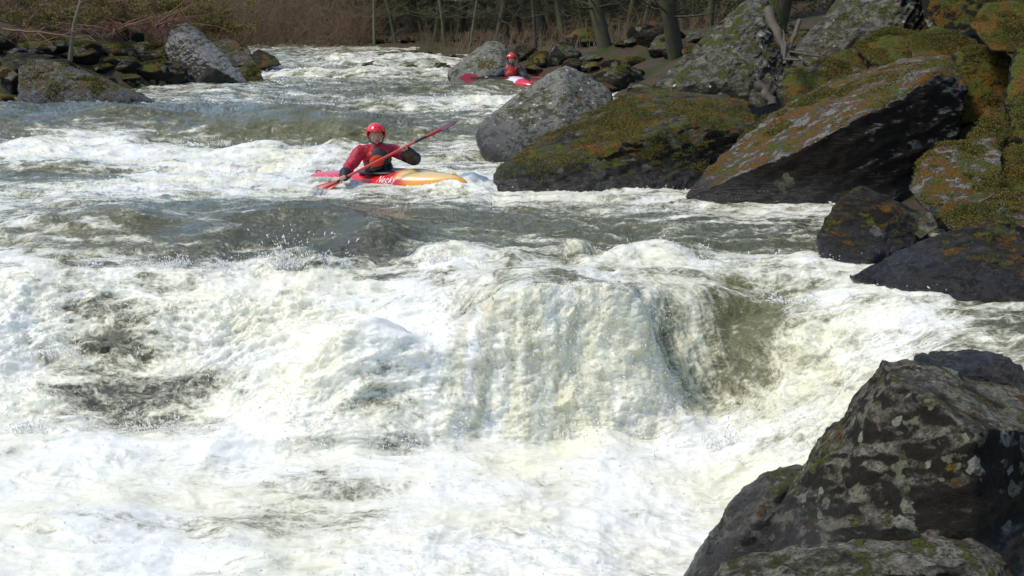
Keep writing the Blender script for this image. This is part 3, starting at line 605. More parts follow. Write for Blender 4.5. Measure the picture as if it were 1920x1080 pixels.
surf_rock(710, 845, 160, 50, .03, 'low black rock at the foot of the falls below the white plume')
print('spray', round(time.time() - T0, 1))
exec_parts = True

# ------------------------------------------------------------------ ground
RE = np.array([(2, 1.0), (4, 1.1), (5.5, 2.2), (6.5, 3.3), (8, 4.3), (10, 3.7), (11.5, 3.1), (14, 2.9), (16, 2.5), (18, 1.7), (22, 1.7), (28, 1.5), (31.5, 1.0), (33, -.9), (36, -1.9), (40, -2.4), (46, -5), (50, -9), (60, -16)])
LE = np.array([(2, -7), (10, -8), (20, -10.3), (25, -10.6), (28, -9.6), (31, -7.6), (34, -7.2), (38, -7.4), (46, -9.2), (50, -9), (60, -16)])
def wl(y): return np.interp(y, [9, 11, 16, 20, 23, 31, 38, 46, 50], [-1.1, -.05, 0, .04, .3, .46, .62, .95, 1.1])
def ground_z(x, y):
    xr = np.interp(y, RE[:, 0], RE[:, 1]); xl = np.interp(y, LE[:, 0], LE[:, 1])
    dr = np.maximum(x - xr, 0); dl = np.maximum(xl - x, 0); d_ = np.maximum(dr, dl)
    base = wl(y)
    sl = np.interp(y, [18, 26, 34, 42], [.42, .34, .22, .07]); sl = np.where(x < xl, np.interp(y, [24, 36, 44], [.35, .28, .08]), sl)
    rise = sl * np.minimum(d_, 4) + sl * .6 * np.clip(d_ - 4, 0, 10) + .28 * np.clip(d_ - 14, 0, 60)
    inside = (x > xl) & (x < xr)
    z = base - .25 + rise + .12 * fbm(x * .9, y * .9, 0, 4) * np.minimum(d_ + .2, 1.5)
    z = z + sstep(0, .9, d_) * np.interp(y, [26, 32], [0, .42])
    z = z - inside * np.where(y < 12, 1.0, .55) * np.minimum(np.minimum(xr - x, x - xl), 1) - .15
    z = np.maximum(z, 0 - 99) + np.clip(y - 48, 0, None) * .05 + np.clip(y - 60, 0, 40) * .22
    return z
# ---- small rocks of the far right bank, bedded in the slope
def slope_hit(px, py):
    r = ray(px, py); D = np.linspace(18, 70, 600); z = HC + r[2] / r[1] * D; x = r[0] / r[1] * D
    h = z < np.maximum(ground_z(x, D), wl(D)); return float(D[np.argmax(h)]) if h.any() else 60.
fr = []
_rg = random.Random(4)
for i in range(95):
    px = _rg.uniform(1000, 1500) if i % 4 else _rg.uniform(700, 1010); py = _rg.uniform(45, 175) if px > 1000 else _rg.uniform(70, 140)
    D = slope_hit(px, py)
    if px < 1000 and D > 52: continue
    fr.append((px, py, _rg.uniform(.5, 1.7) * 2400 / D * (.8 if px > 1000 else .6), D))
for i, (cx, cy, w, D) in enumerate(fr):
    rr = random.Random(i + 40); h = w * rr.uniform(.42, .68)
    pts = [(cx + w * .5 * math.cos(t) * rr.uniform(.75, 1.15), cy - h * .15 + h * .5 * math.sin(t) * rr.uniform(.6, 1.15), D + rr.uniform(-.3, .3)) for t in [q * math.pi / 4.5 for q in range(9)]]
    pts += [(cx, cy - h * .1, D - .4), (cx - w * .3, cy + h * .7, D), (cx + w * .3, cy + h * .7, D)]
    far = cx < 1000
    boulder(pts, [M_mossball, M_mossy, M_wetdark, M_lich, M_slab][i % 5], 'small dark rock along the far waterline under the thicket' if far else 'mossy brown rock in the jumble below the forest on the far right bank',
            name='rock', cat='rock', group='rocks along the far waterline' if far else 'mossy rocks below the forest', sub=5, thick=max(.4, w / 2400 * D * .8), p=40, cuts=14, cutd=.10)
gxs = np.concatenate([np.linspace(-160, -22, 60), np.linspace(-21.7, 21.7, 300), np.linspace(22, 160, 60)])
gys = np.concatenate([np.linspace(-30, 2, 24), np.linspace(2.2, 62, 330), np.linspace(63, 220, 70)])
GX, GY = np.meshgrid(gxs, gys, indexing='ij'); GZ = ground_z(GX, GY)
GZ = GZ - np.where(GY < 3.5, .3, 0) 
gi = np.arange(GX.size, dtype=np.int32).reshape(GX.shape)
gf = np.stack([gi[:-1, :-1], gi[1:, :-1], gi[1:, 1:], gi[:-1, 1:]], -1).reshape(-1, 4)
k = N('forest_floor'); pos = k.pos(); n1 = k.noise(pos, .9, 6, .65); n2 = k.noise(pos, 14, 5, .7); n3 = k.noise(pos, 60, 3, .7)
c = k.mix(n2, (.05, .032, .016), (.15, .098, .050)); c = k.mix(k.rng(n3, .5, .75), c, (.19, .14, .09))
c = k.mix(k.rng(n1, .47, .56), c, k.mix(n2, (.022, .028, .005), (.10, .105, .015)))
M_ground = k.done(k.bsdf(Base_Color=c, Roughness=.9, Normal=k.bump(k.m2('ADD', n2, k.m2('MULTIPLY', n3, .4)), 1.0, .12)))
def left_hit(px, py):
    return min(slope_hit(px, py), 40.)
_rg = random.Random(9)
for i in range(42):
    px, py = _rg.uniform(-20, 340), _rg.uniform(72, 160); D = left_hit(px, py); w = _rg.uniform(.5, 1.5) * 2400 / D; h = w * _rg.uniform(.4, .65)
    if D < 27 or D > 39.9: continue
    pts = [(px + w * .5 * math.cos(t) * _rg.uniform(.75, 1.15), py - h * .15 + h * .5 * math.sin(t) * _rg.uniform(.6, 1.15), D + _rg.uniform(-.3, .3)) for t in [q * math.pi / 4.5 for q in range(9)]]
    pts += [(px, py - h * .1, D - .4), (px - w * .3, py + h * .7, D), (px + w * .3, py + h * .7, D)]
    boulder(pts, [M_left, M_mossy, M_wetdark][i % 3], 'small rock in the mossy rubble behind the wedge rock on the left bank', name='rock', cat='rock', group='rubble on the left bank', sub=5, thick=.7, p=60, cuts=14, cutd=.10)
g = link('ground', mesh_np('ground', np.stack([GX, GY, GZ], -1).reshape(-1, 3), gf), M_ground, origin=False); props(g, kind='structure')

# ------------------------------------------------------------------ vegetation
class Tubes:
    def __init__(s, sides=3): s.v, s.f, s.n, s.k = [], [], 0, sides
    def add(s, pts, r0, r1):
        pts = np.asarray(pts, float); n = len(pts)
        t = np.gradient(pts, axis=0); t /= np.linalg.norm(t, axis=1)[:, None] + 1e-9
        ref = np.array([.3, .9, .2]) if abs(t[0][2]) > .8 else np.array([0, 0, 1.])
        a = np.cross(t, ref); a /= np.linalg.norm(a, axis=1)[:, None] + 1e-9; b = np.cross(t, a)
        r = np.linspace(r0, r1, n)[:, None, None]; an = np.arange(s.k) / s.k * 2 * math.pi
        ring = pts[:, None] + r * (np.cos(an)[None, :, None] * a[:, None] + np.sin(an)[None, :, None] * b[:, None])
        s.v.append(ring.reshape(-1, 3)); i = np.arange(n - 1)[:, None] * s.k; j = np.arange(s.k)[None]; j2 = (j + 1) % s.k
        s.f.append(np.stack([i + j, i + j2, i + s.k + j2, i + s.k + j], -1).reshape(-1, 4) + s.n); s.n += n * s.k
    def mesh(s, name): return mesh_np(name, np.vstack(s.v), np.vstack(s.f))
def curve(p, d, L, bend=.3, n=5, sag=0.0, rg=random):
    p = np.array(p, float); d = np.array(d, float); d /= np.linalg.norm(d); out = [p.copy()]
    for i in range(n):
        d = d + np.array([rg.gauss(0, bend), rg.gauss(0, bend), rg.gauss(0, bend) - sag]) / n
        d /= np.linalg.norm(d); p = p + d * L / n; out.append(p.copy())
    return out
def leaves(cent, size, mode='needle', rg=RNG):
    n = len(cent); a = rg.normal(size=(n, 3)); a /= np.linalg.norm(a, axis=1)[:, None]
    q = rg.normal(size=(n, 3)); b = np.cross(a, q); b /= np.linalg.norm(b, axis=1)[:, None]
    s = size * rg.uniform(.6, 1.3, n)[:, None]
    w = .32 if mode == 'needle' else .6
    V = np.stack([cent - a * s, cent - b * s * w, cent + a * s, cent + b * s * w], 1).reshape(-1, 3)
    return V, np.arange(n * 4).reshape(-1, 4)
def veg_mat(name, a, b, c2=None, rough=.7, trans=.0):
    k = N(name); pos = k.pos(); n = k.noise(pos, 2.3, 4, .6); n2 = k.noise(pos, 23, 3, .6)
    c = k.mix(n2, a, b)
    if c2: c = k.mix(k.rng(n, .45, .6), c, c2)
    return k.done(k.bsdf(Base_Color=c, Roughness=rough))
M_bark = veg_mat('bark', (.045, .034, .020), (.14, .105, .065), (.085, .085, .025), .9)
M_dbark = veg_mat('dark_bark', (.028, .021, .013), (.095, .072, .045), (.07, .07, .02), .9)
M_pale = veg_mat('pale_bark', (.12, .10, .06), (.24, .20, .13), (.13, .14, .05), .85)
M_twig = veg_mat('brown_twigs', (.13, .075, .042), (.32, .20, .125), (.20, .15, .07), .85)
M_red = veg_mat('red_twigs', (.12, .05, .03), (.27, .14, .09), None, .8)
M_need = veg_mat('needles', (.025, .040, .010), (.095, .125, .030), (.13, .125, .030), .7)
M_moss = veg_mat('hanging_moss', (.07, .07, .010), (.27, .24, .03), (.20, .13, .035), .9)
M_drift = veg_mat('driftwood', (.045, .034, .023), (.15, .115, .08), None, .8)

def conifer_proto(h, base, n, seed):
    rg = random.Random(seed); t = Tubes(8); tp = curve((0, 0, -.4), (rg.gauss(0, .02), rg.gauss(0, .02), 1), h + .4, .05, 10, rg=rg); t.add(tp, .02 * h + .04, .02)
    c = Tubes(3); cl = []
    for i in range(n):
        f = rg.random() ** .8; z = base + (h - base) * f; L = (.22 * h * (1 - f) ** .7 + .25) * rg.uniform(.6, 1.1); an = rg.uniform(0, 6.283)
        q = tp[min(9, int((z + .4) / (h + .4) * 10))]
        br = curve((q[0], q[1], z), (math.cos(an), math.sin(an), .12), L, .25, 6, .5, rg); c.add(br, .016, .004)
        for s in range(1, 7):
            for _ in range(3):
                sd = curve(br[s], (math.cos(an + rg.choice((-1, 1)) * .9), math.sin(an + rg.choice((-1, 1)) * .9), -.25), .3 * L * (1.2 - s / 8) + .08, .2, 4, .3, rg)
                for p in sd: cl += [p + np.array([rg.gauss(0, .03), rg.gauss(0, .03), rg.gauss(0, .025)]) for _ in range(2)]
    v, f = leaves(np.array(cl), .055)
    return t.mesh('trunk'), c, v, f
def make_tree(name, tm, cm, loc, rz, s, label, cat, group, mats, cname='crown'):
    e = empty(name, loc, label, cat, group); e.rotation_euler = (0, 0, rz); e.scale = (s, s, s)
    a = bpy.data.objects.new('trunk', tm); COL.objects.link(a); a.parent = e
    b = bpy.data.objects.new(cname, cm); COL.objects.link(b); b.parent = e
    return e
def cm_join(c, v, f, name='crown'):
    V0 = np.vstack(c.v); F0 = np.vstack(c.f); me = mesh_np(name, np.vstack([V0, v]), np.vstack([F0, f + len(V0)]))
    mi = np.r_[np.zeros(len(F0), np.int32), np.ones(len(f), np.int32)]; me.polygons.foreach_set('material_index', mi); return me
protos = []
for sd, (h, b, n) in enumerate([(9, .5, 110), (11, 1.3, 100), (7, .3, 90)]):
    tm, c, v, f = conifer_proto(h, b, n, sd); cm = cm_join(c, v, f); tm.materials.append(M_bark); cm.materials.append(M_bark); cm.materials.append(M_need); protos.append((tm, cm))
def gp(px, D):
    x = (px - 960) / F * D / CP * 1.0
    x = (px - 960) / F * (D / (CP + .22 * SP)); return x, D, float(ground_z(np.array([x]), np.array([D]))[0])
for i, (px, D, s) in enumerate([(640, 53, .9), (690, 50, .8), (730, 54, 1), (775, 51, .7), (810, 56, 1), (860, 50, .9), (905, 54, 1), (950, 50, .8), (985, 57, 1), (1030, 49, .9), (1085, 53, 1), (1150, 50, .9), (1120, 44, .7), (1230, 48, 1), (1310, 46, 1), (1390, 45, 1), (1470, 42, 1), (1560, 44, 1), (1680, 40, 1), (620, 62, 1), (540, 70, .8), (1180, 58, 1), (1270, 60, 1.1), (880, 62, 1.1), (760, 62, 1.1), (670, 55, .8), (715, 58, 1), (840, 52, .75), (930, 57, .9), (1010, 53, .8), (1060, 50, .9), (1115, 55, .9), (1200, 52, .9), (1255, 54, 1), (1340, 50, 1), (1430, 48, 1)]):
    tm, cm = protos[i % 3]; make_tree('evergreen_tree', tm, cm, gp(px, D), i * 1.7, s, 'dark evergreen with drooping green sprays in the forest beyond the far right bank', 'tree', 'evergreens beyond the far bank', None)
tm, c, v, f = conifer_proto(17, 4.5, 150, 9); cm = cm_join(c, v, f); tm.materials.append(M_bark); cm.materials.append(M_bark); cm.materials.append(M_need)
for i, (x, y) in enumerate([(9.5, 15), (9.2, 20), (7.6, 10.5), (11, 24), (12.5, 17), (10.5, 11.5), (8.2, 28), (6.6, 33)]):  # tall trees out of view, added to shade the right bank
    make_tree('shade_evergreen_tree', tm, cm, (x, y, float(ground_z(np.array([x]), np.array([float(y)]))[0])), i * 2.1, 1.0, 'unseen tall evergreen added on the right bank to shade the boulders', 'tree', 'unseen evergreens added to shade the right bank', None)
# bare trunks that show between the evergreens
def bare_proto(seed, h=9, r=.12, nb=34):
    rg = random.Random(seed); t = Tubes(8); tp = curve((0, 0, -.3), (rg.gauss(0, .12), rg.gauss(0, .12), 1), h, .30, 14, rg=rg); t.add(tp, r, r * .35); c = Tubes(3); c.add(tp[2:], r * .3, r * .2)
    for i in range(nb):
        q = tp[rg.choice((2, 2, 3, 3, 4, 4, 5, 6, 8, 10))]; an = rg.uniform(0, 6.28); b = curve(q, (math.cos(an), math.sin(an), rg.uniform(-.1, .7)), rg.uniform(.6, 2.2), .5, 6, -.05, rg); c.add(b, r * .18, .006)
        for _ in range(5):
            w = rg.choice(b[2:]); a2 = rg.uniform(0, 6.28); c.add(curve(w, (math.cos(a2), math.sin(a2), .4), rg.uniform(.3, .9), .4, 4, 0, rg), .008, .003)
    return t.mesh('trunk'), c.mesh('branches')
bp = []
for s_, r in ((1, .12), (2, .20), (3, .06)):
    a, b = bare_proto(s_, 9, r); bp.append((a, b))
for q_ in bp: pass
TR = [(700, 47, 2, 0, 'thin pale bare tree left of the dark evergreens', 1), (742, 48, 2, 0, 'slender pale leaning sapling above the stick in the rapids', 1), (835, 46, 2, 0, 'forked pale sapling behind the peaked grey rock, left side', 1), (880, 45, 2, 0, 'thin bare tree directly above the peaked grey rock', 1),
      (925, 43, 0, 0, 'brown straight trunk above the distant kayaker', 0), (1005, 41, 2, 0, 'thin bare trunk right of the distant kayaker', 0), (1060, 40, 0, 0, 'straight dark trunk left of the twin mossy trunks', 0), (1140, 33, 1, 0, 'thick olive-brown trunk rising from the mossy rocks', 0),
      (1275, 31, 1, 0, 'thick curved trunk left of the tall leaning slab', 0), (1200, 37, 0, 0, 'dim brown trunk between the two thick trunks', 0), (1330, 36, 0, 0, 'dim trunk just left of the leaning slab top', 0), (1105, 38, 2, 0, 'thin dark trunk beside the thick olive-brown one', 0), (980, 47, 0, 0, 'far dark trunk deep in the forest', 0), (570, 54, 2, 0, 'pale stem in the right half of the brown thicket', 1), (1450, 30, 1, 0, 'dark trunk behind the leaning slab', 0),
      (660, 50, 0, 0, 'dark trunk at the left edge of the dense wood', 0), (720, 52, 0, 0, 'dark trunk left of the slender leaning sapling', 0), (790, 51, 1, 0, 'broad dark trunk above the bend in the river', 0), (815, 47, 0, 0, 'dark trunk close left of the forked pale sapling', 0), (855, 50, 1, 0, 'broad dim trunk above the left slope of the peaked grey rock', 0),
      (905, 50, 0, 0, 'dark trunk directly behind the peak of the grey rock', 0), (948, 46, 1, 0, 'broad dark trunk just left of the distant kayaker head', 0), (1028, 45, 1, 0, 'broad dim trunk above the pale peaked boulder', 0), (1080, 44, 0, 0, 'far thin trunk above the right slope of the pale peaked boulder', 0), (1170, 42, 0, 0, 'dim far trunk close right of the thick olive-brown trunk', 0), (1232, 44, 1, 0, 'dim far trunk left of the thick curved one', 0), (1300, 42, 0, 0, 'dim far trunk right of the thick curved one', 0)]
for i, (px, D, pr, _, lab, pale) in enumerate(TR):
    a, b = bp[pr]; a = a.copy(); b = b.copy(); a.materials.clear(); b.materials.clear(); a.materials.append(M_pale if pale else M_dbark); b.materials.append(M_pale if pale else M_dbark)
    make_tree('bare_tree', a, b, gp(px, D), i * 1.3, 1, lab, 'tree', 'bare trees at the river bend', None, 'branches')
# brown thicket across the bend
def thicket(name, n, f_pos, hr, mat, label, r=.012, twigs=6, seed=3, tilt=.25):
    rg = random.Random(seed); t = Tubes(3)
    for i in range(n):
        x, y, z = f_pos(rg); h = rg.uniform(*hr); p = curve((x, y, z - .1), (rg.gauss(0, tilt), rg.gauss(0, tilt), 1), h, .8, 6, .1, rg); t.add(p, r * rg.uniform(.6, 1.5), r * .3)
        for _ in range(twigs):
            q = rg.choice(p[1:]); an = rg.uniform(0, 6.28); t.add(curve(q, (math.cos(an), math.sin(an), rg.uniform(0, 1)), h * rg.uniform(.1, .32), .5, 3, 0, rg), r * .45, r * .2)
    o = link(name, t.mesh(name), mat, origin=False); props(o, label, 'thicket', kind='stuff'); return o
def fp(a, b, d0, d1):
    def f(rg):
        D = rg.uniform(d0, d1); return gp(rg.uniform(a, b), D)
    return f
def fland(a, b, d0, d1):
    f0 = fp(a, b, d0, d1)
    def f(rg):
        while True:
            q = f0(rg)
            if q[2] > wl(q[1]) + .12: return q
    return f
thicket('thicket', 5200, fp(210, 690, 47, 68), (1.0, 3.2), M_twig, 'dense leafless brown thicket covering the bank across the river bend', .012, twigs=9, tilt=.55)
thicket('undergrowth', 1500, fland(660, 1480, 34, 56), (.3, 1.1), M_twig, 'brown leafless undergrowth beneath the evergreens on the far right bank', .011, seed=5)
thicket('brambles', 900, fp(-300, 330, 33, 46), (.7, 2.6), M_red, 'tangle of reddish bare stems on the left bank', .011, seed=6, tilt=.6)
# left bank: arching mossy shrubs
def shrub(px, py, D, n, L, label, mat, mossy=True, seed=0):
    rg = random.Random(seed); p0 = P(px, py, D); t = Tubes(4); cl = []
    for i in range(n):
        an = rg.uniform(0, 6.28); pl = curve(p0 + np.array([rg.gauss(0, .15), rg.gauss(0, .15), 0]), (math.cos(an), -abs(math.sin(an)) * .6, rg.uniform(.1, 1.0)), L * rg.uniform(.5, 1.1), .5, 8, .35, rg)
        t.add(pl, .022, .005)
        for _ in range(7):
            q = rg.choice(pl[2:]); a2 = rg.uniform(0, 6.28); sb = curve(q, (math.cos(a2), math.sin(a2), rg.uniform(-.5, .4)), L * rg.uniform(.12, .35), .5, 4, .35, rg); t.add(sb, .008, .003)
            if mossy:
                for w in sb: cl += [w + np.array([rg.gauss(0, .04), rg.gauss(0, .04), rg.gauss(-.04, .05)]) for _ in range(6)]
        if mossy:
            for w in pl[1:]: cl += [w + np.array([rg.gauss(0, .05), rg.gauss(0, .05), rg.gauss(-.05, .06)]) for _ in range(12)]
    e = empty('shrub', tuple(p0), label, 'shrub', 'shrubs overhanging the left bank')
    link('stems', t.mesh('stems'), mat, e)
    if mossy:
        v, f = leaves(np.array(cl), .038, 'needle'); link('moss', mesh_np('moss', v, f), M_moss, e)
SH = [(20, 60, 33, 'mossy arching shrub at the very left edge of the bank'), (90, 40, 33, 'green hanging shrub above the long low rock'), (190, 30, 34, 'mossy shrub right of the leaning sapling'), (250, 45, 34.5, 'mossy shrub over the shaded overhang'), (310, 20, 36, 'yellow-green shrub behind the top of the tall slab'),
      (380, 30, 38, 'yellow-green shrub right of the tall slab top'), (415, 55, 39, 'low olive shrub where the brown thicket begins'), (50, 10, 36, 'mossy shrub high at the top left corner'), (150, 5, 37, 'green shrub behind the leaning sapling top'), (240, 0, 38, 'olive shrub at the top edge left of the tall slab')]
for i, (px, py, D, lab) in enumerate(SH): shrub(px, py, D, 12, 1.5, lab, M_twig, True, i)
for i, (px, py, D, lab) in enumerate([(40, 100, 30.5, 'red-brown leafless shrub above the wedge rock'), (200, 60, 31.5, 'reddish bare shrub reaching over the river rocks'), (300, 50, 33, 'bare red-stemmed shrub beside the tall slab')]): shrub(px, py, D, 12, 1.6, lab, M_red, False, i + 30)
def limb(name, pts, r0, r1, mat, label, cat, sides=7, fork=()):
    t = Tubes(sides); W = np.array([P(*p) for p in pts]); 
    Wd = []
    for i in range(len(W) - 1):
        for s in np.linspace(0, 1, 5)[:-1]: Wd.append(W[i] * (1 - s) + W[i + 1] * s + np.array([RNG.normal(0, r0 * .25), 0, RNG.normal(0, r0 * .25)]))
    Wd.append(W[-1]); t.add(Wd, r0, r1); e0 = np.array(Wd[0]); 
    for fk in fork: t.add([P(*q) for q in fk], r0 * .5, r1 * .5)
    o = link(name, t.mesh(name), mat); props(o, label, cat); return o
e = empty('sapling', tuple(P(131, 118, 30)), 'pale green leaning sapling growing among the left bank rocks', 'sapling')
t = Tubes(6); t.add([P(131, 118, 30), P(134, 85, 30), P(139, 45, 30), P(152, 0, 30.1), P(158, -45, 30.2)], .06, .035); link('trunk', t.mesh('trunk'), M_pale, e)
t = Tubes(3)
for a in ([(138, 50, 30), (110, 20, 30), (95, -20, 29.8)], [(150, 5, 30), (185, -10, 30)], [(136, 72, 30), (165, 66, 29.7), (180, 78, 29.5)], [(145, 30, 30), (175, 12, 29.8), (200, -15, 29.6)]): t.add([P(*q) for q in a], .016, .006)
link('branches', t.mesh('branches'), M_pale, e)
limb('fallen_branch', [(5, 55, 29.5), (70, 60, 29.3), (130, 70, 29.2), (178, 78, 29.4)], .03, .01, M_red, 'long reddish branch hanging across in front of the left bank rocks', 'branch', fork=([(70, 60, 29.3), (100, 85, 29)], [(40, 57, 29.4), (60, 85, 29.2)]))
limb('log', [(80, 78, 32), (120, 84, 31.6), (165, 108, 31)], .13, .09, M_pale, 'grey fallen log lying above the wedge rock', 'log')
limb('driftwood_pole', [(1440, 18, 18.3), (1455, 55, 18.0), (1462, 75, 17.9), (1482, 118, 17.6)], .075, .04, M_drift, 'stout pale driftwood log jammed upright between two leaning slabs', 'driftwood', 8)
limb('driftwood_branch', [(1500, 38, 18.6), (1488, 70, 18.2), (1478, 96, 17.8), (1470, 122, 17.5)], .035, .03, M_drift, 'thin reddish driftwood branch leaning right of the stout log', 'driftwood', 6, fork=([(1478, 96, 17.8), (1510, 102, 17.6), (1540, 106, 17.5)],))
limb('driftwood_stump', [(1420, 158, 16.9), (1436, 176, 16.8), (1448, 196, 16.7)], .07, .06, M_drift, 'short broken driftwood stub lodged above the mossy boulders', 'driftwood', 7)
limb('driftwood_stick', [(1468, 60, 18), (1472, 84, 17.8), (1470, 110, 17.6), (1500, 112, 17.4)], .03, .015, M_drift, 'crooked thin stick crossing the base of the stout log', 'driftwood', 5)
limb('stick', [(726, 122, 37.5), (730, 134, 37.2), (735, 148, 37)], .03, .022, M_bark, 'dark stick poking upright out of the far rapids', 'stick', 5)
limb('twig', [(500, 148, 31), (510, 154, 30.8), (524, 158, 30.6)], .018, .01, M_bark, 'thin dark twig trailing in the water off the left bank', 'twig', 4)
limb('small_stick', [(1838, 378, 10.6), (1858, 368, 10.6), (1864, 362, 10.6)], .012, .008, M_drift, 'small pale stick lying on the rusty mossy boulder', 'stick', 5)
def moss_on(o, n, thr, size, seed, name='moss'):
    me = o.data; nv = len(me.vertices); c = np.empty(nv * 3, np.float32); me.vertices.foreach_get('co', c); c = c.reshape(-1, 3)
    nn = np.empty(nv * 3, np.float32); me.vertices.foreach_get('normal', nn); nn = nn.reshape(-1, 3)
    rg = np.random.default_rng(seed); q = c * 2.3 + seed
    m = fbm(q[:, 0], q[:, 1], q[:, 2], 5, .65) + .5 * (nn[:, 2] - .5); ok = np.where((m > thr) & (nn[:, 2] > .1))[0]
    if len(ok) < 20: return
    k_ = rg.choice(ok, n); sp = float(np.sqrt(3.0 / nv) * max(o.dimensions) * .9) if False else .03
    P_ = c[k_] + nn[k_] * rg.uniform(-.004, .018, n)[:, None] + rg.normal(0, sp, (n, 3)) * (1 - np.abs(nn[k_]) * .85)
    v, f = leaves(P_, size, 'leaf', rg); m2 = mesh_np(name, v, f); m2.materials.append(M_tuft)
    ch = bpy.data.objects.new(name, m2); COL.objects.link(ch); ch.parent = o
M_tuft = veg_mat('moss_tufts', (.030, .028, .004), (.155, .14, .014), (.14, .095, .012), .9)
for i_, o_ in enumerate(BOULDERS):
    mt = o_.data.materials[0].name; sz_o = max((Vector(o_.bound_box[6]) - Vector(o_.bound_box[0])))
    if mt.startswith(('mossy', 'mauve', 'green')) and sz_o > .8: moss_on(o_, int(min(48000, 6500 * sz_o ** 2)), .16 if mt.startswith('green') else .30, .0085, i_)
    elif mt.startswith('lichened') and sz_o > 1: moss_on(o_, 9000, .46, .009, i_)
    elif mt.startswith('left') and sz_o > 1: moss_on(o_, 5000, .36, .02, i_)
print('veg', round(time.time() - T0, 1))

# ------------------------------------------------------------------ people and boats
def V_(a): return np.array(a, float)
def nrm(a): a = V_(a); return a / np.linalg.norm(a)
class Blob:
    def __init__(s): s.bm = bmesh.new()
    def hull(s, co):
        b = bmesh.new()
        for c in co: b.verts.new(c)
        bmesh.ops.convex_hull(b, input=b.verts); bmesh.ops.delete(b, geom=[v for v in b.verts if not v.link_faces], context='VERTS')
        bmesh.ops.recalc_face_normals(b, faces=b.faces); m = bpy.data.meshes.new('t'); b.to_mesh(m); b.free(); s.bm.from_mesh(m); bpy.data.meshes.remove(m)
    def cap(s, p1, r1, p2, r2):
        v, _ = ico(3); s.hull(np.vstack([v * r1 + V_(p1), v * r2 + V_(p2)]))
    def ell(s, c, r, R=np.eye(3)):
        v, _ = ico(4); s.hull((v * V_(r)) @ R.T + V_(c))
    def chain(s, pts, rs):
        for i in range(len(pts) - 1): s.cap(pts[i], rs[i], pts[i + 1], rs[i + 1])
    def done(s, name, vox=.006, smooth=3):
        m = bpy.data.meshes.new('tmp'); s.bm.to_mesh(m); s.bm.free(); o = bpy.data.objects.new('tmp', m); COL.objects.link(o)
        r = o.modifiers.new('r', 'REMESH'); r.mode = 'VOXEL'; r.voxel_size = vox; r.use_smooth_shade = True
        q = o.modifiers.new('s', 'SMOOTH'); q.iterations = smooth; q.factor = .5
        dg = bpy.context.evaluated_depsgraph_get(); me = bpy.data.meshes.new_from_object(o.evaluated_get(dg)); me.name = name
        bpy.data.objects.remove(o); bpy.data.meshes.remove(m)
        me.polygons.foreach_set('use_smooth', np.ones(len(me.polygons), bool)); return me
def wrinkle(me, amp=.006, sc=14):
    n = len(me.vertices); c = np.empty(n * 3, np.float32); me.vertices.foreach_get('co', c); c = c.reshape(-1, 3); nn = np.empty(n * 3, np.float32); me.vertices.foreach_get('normal', nn); nn = nn.reshape(-1, 3)
    w = fbm(c[:, 0] * sc, c[:, 1] * sc, c[:, 2] * sc * 1.6, 3) + .6 * (.5 - billow(c[:, 0] * sc * 1.4, c[:, 1] * sc, c[:, 2] * sc * 2, 2))
    me.vertices.foreach_set('co', (c + nn * (w * amp)[:, None]).ravel()); me.update(); return me
def skin_mat(name, eyes, mouth, col=(.50, .27, .19)):
    k = N(name); p = k.n('TexCoord').outputs['Object']; c = k.mix(k.noise(p, 12, 4), tuple(x * .85 for x in col), tuple(min(1, x * 1.1) for x in col))
    for (q, r, cc) in [(e_, .011, (.03, .022, .02)) for e_ in eyes] + [(q, .017, (.33, .10, .085)) for q in mouth]:
        d = k.n('VectorMath', operation='DISTANCE', _0=p, _1=tuple(q)).outputs['Value']; c = k.mix(k.rng(d, r, r * .6), c, cc)
    b = k.n('BsdfPrincipled', _Base_Color=c, _Roughness=.5); b.inputs['Subsurface Weight'].default_value = .08; b.inputs['Subsurface Radius'].default_value = (.01, .004, .002)
    return k.done(b.outputs[0])
def fabric(name, col, rough=.6): return simple(name, col, rough, .5, 90, .25)
M_redj = fabric('red_jacket', (.42, .012, .028), .5); M_black = fabric('black_neoprene', (.012, .013, .017), .6); M_org = fabric('orange_red_fabric', (.72, .06, .015), .6)
M_dgrey = fabric('dark_grey_fabric', (.035, .042, .045), .6); M_helm = simple('red_helmet', (.78, .022, .012), .22, 0, 8, .06, coat=.6); M_blk = simple('black_plastic', (.01, .01, .012), .35)
M_pdl = simple('red_paddle', (.42, .012, .014), .3, 0, 8, .15, coat=.4); M_pdk = simple('dark_red_blade', (.12, .012, .015), .4, 0, 8, .2)
M_shaft = simple('red_shaft', (.55, .045, .03), .35, 0, 8, .1)
M_yel = simple('yellow_tag', (.75, .42, .02), .5); M_white = simple('white_paint', (.8, .8, .78), .4, var=.03); M_tan = simple('tan_rubber', (.45, .30, .12), .5)

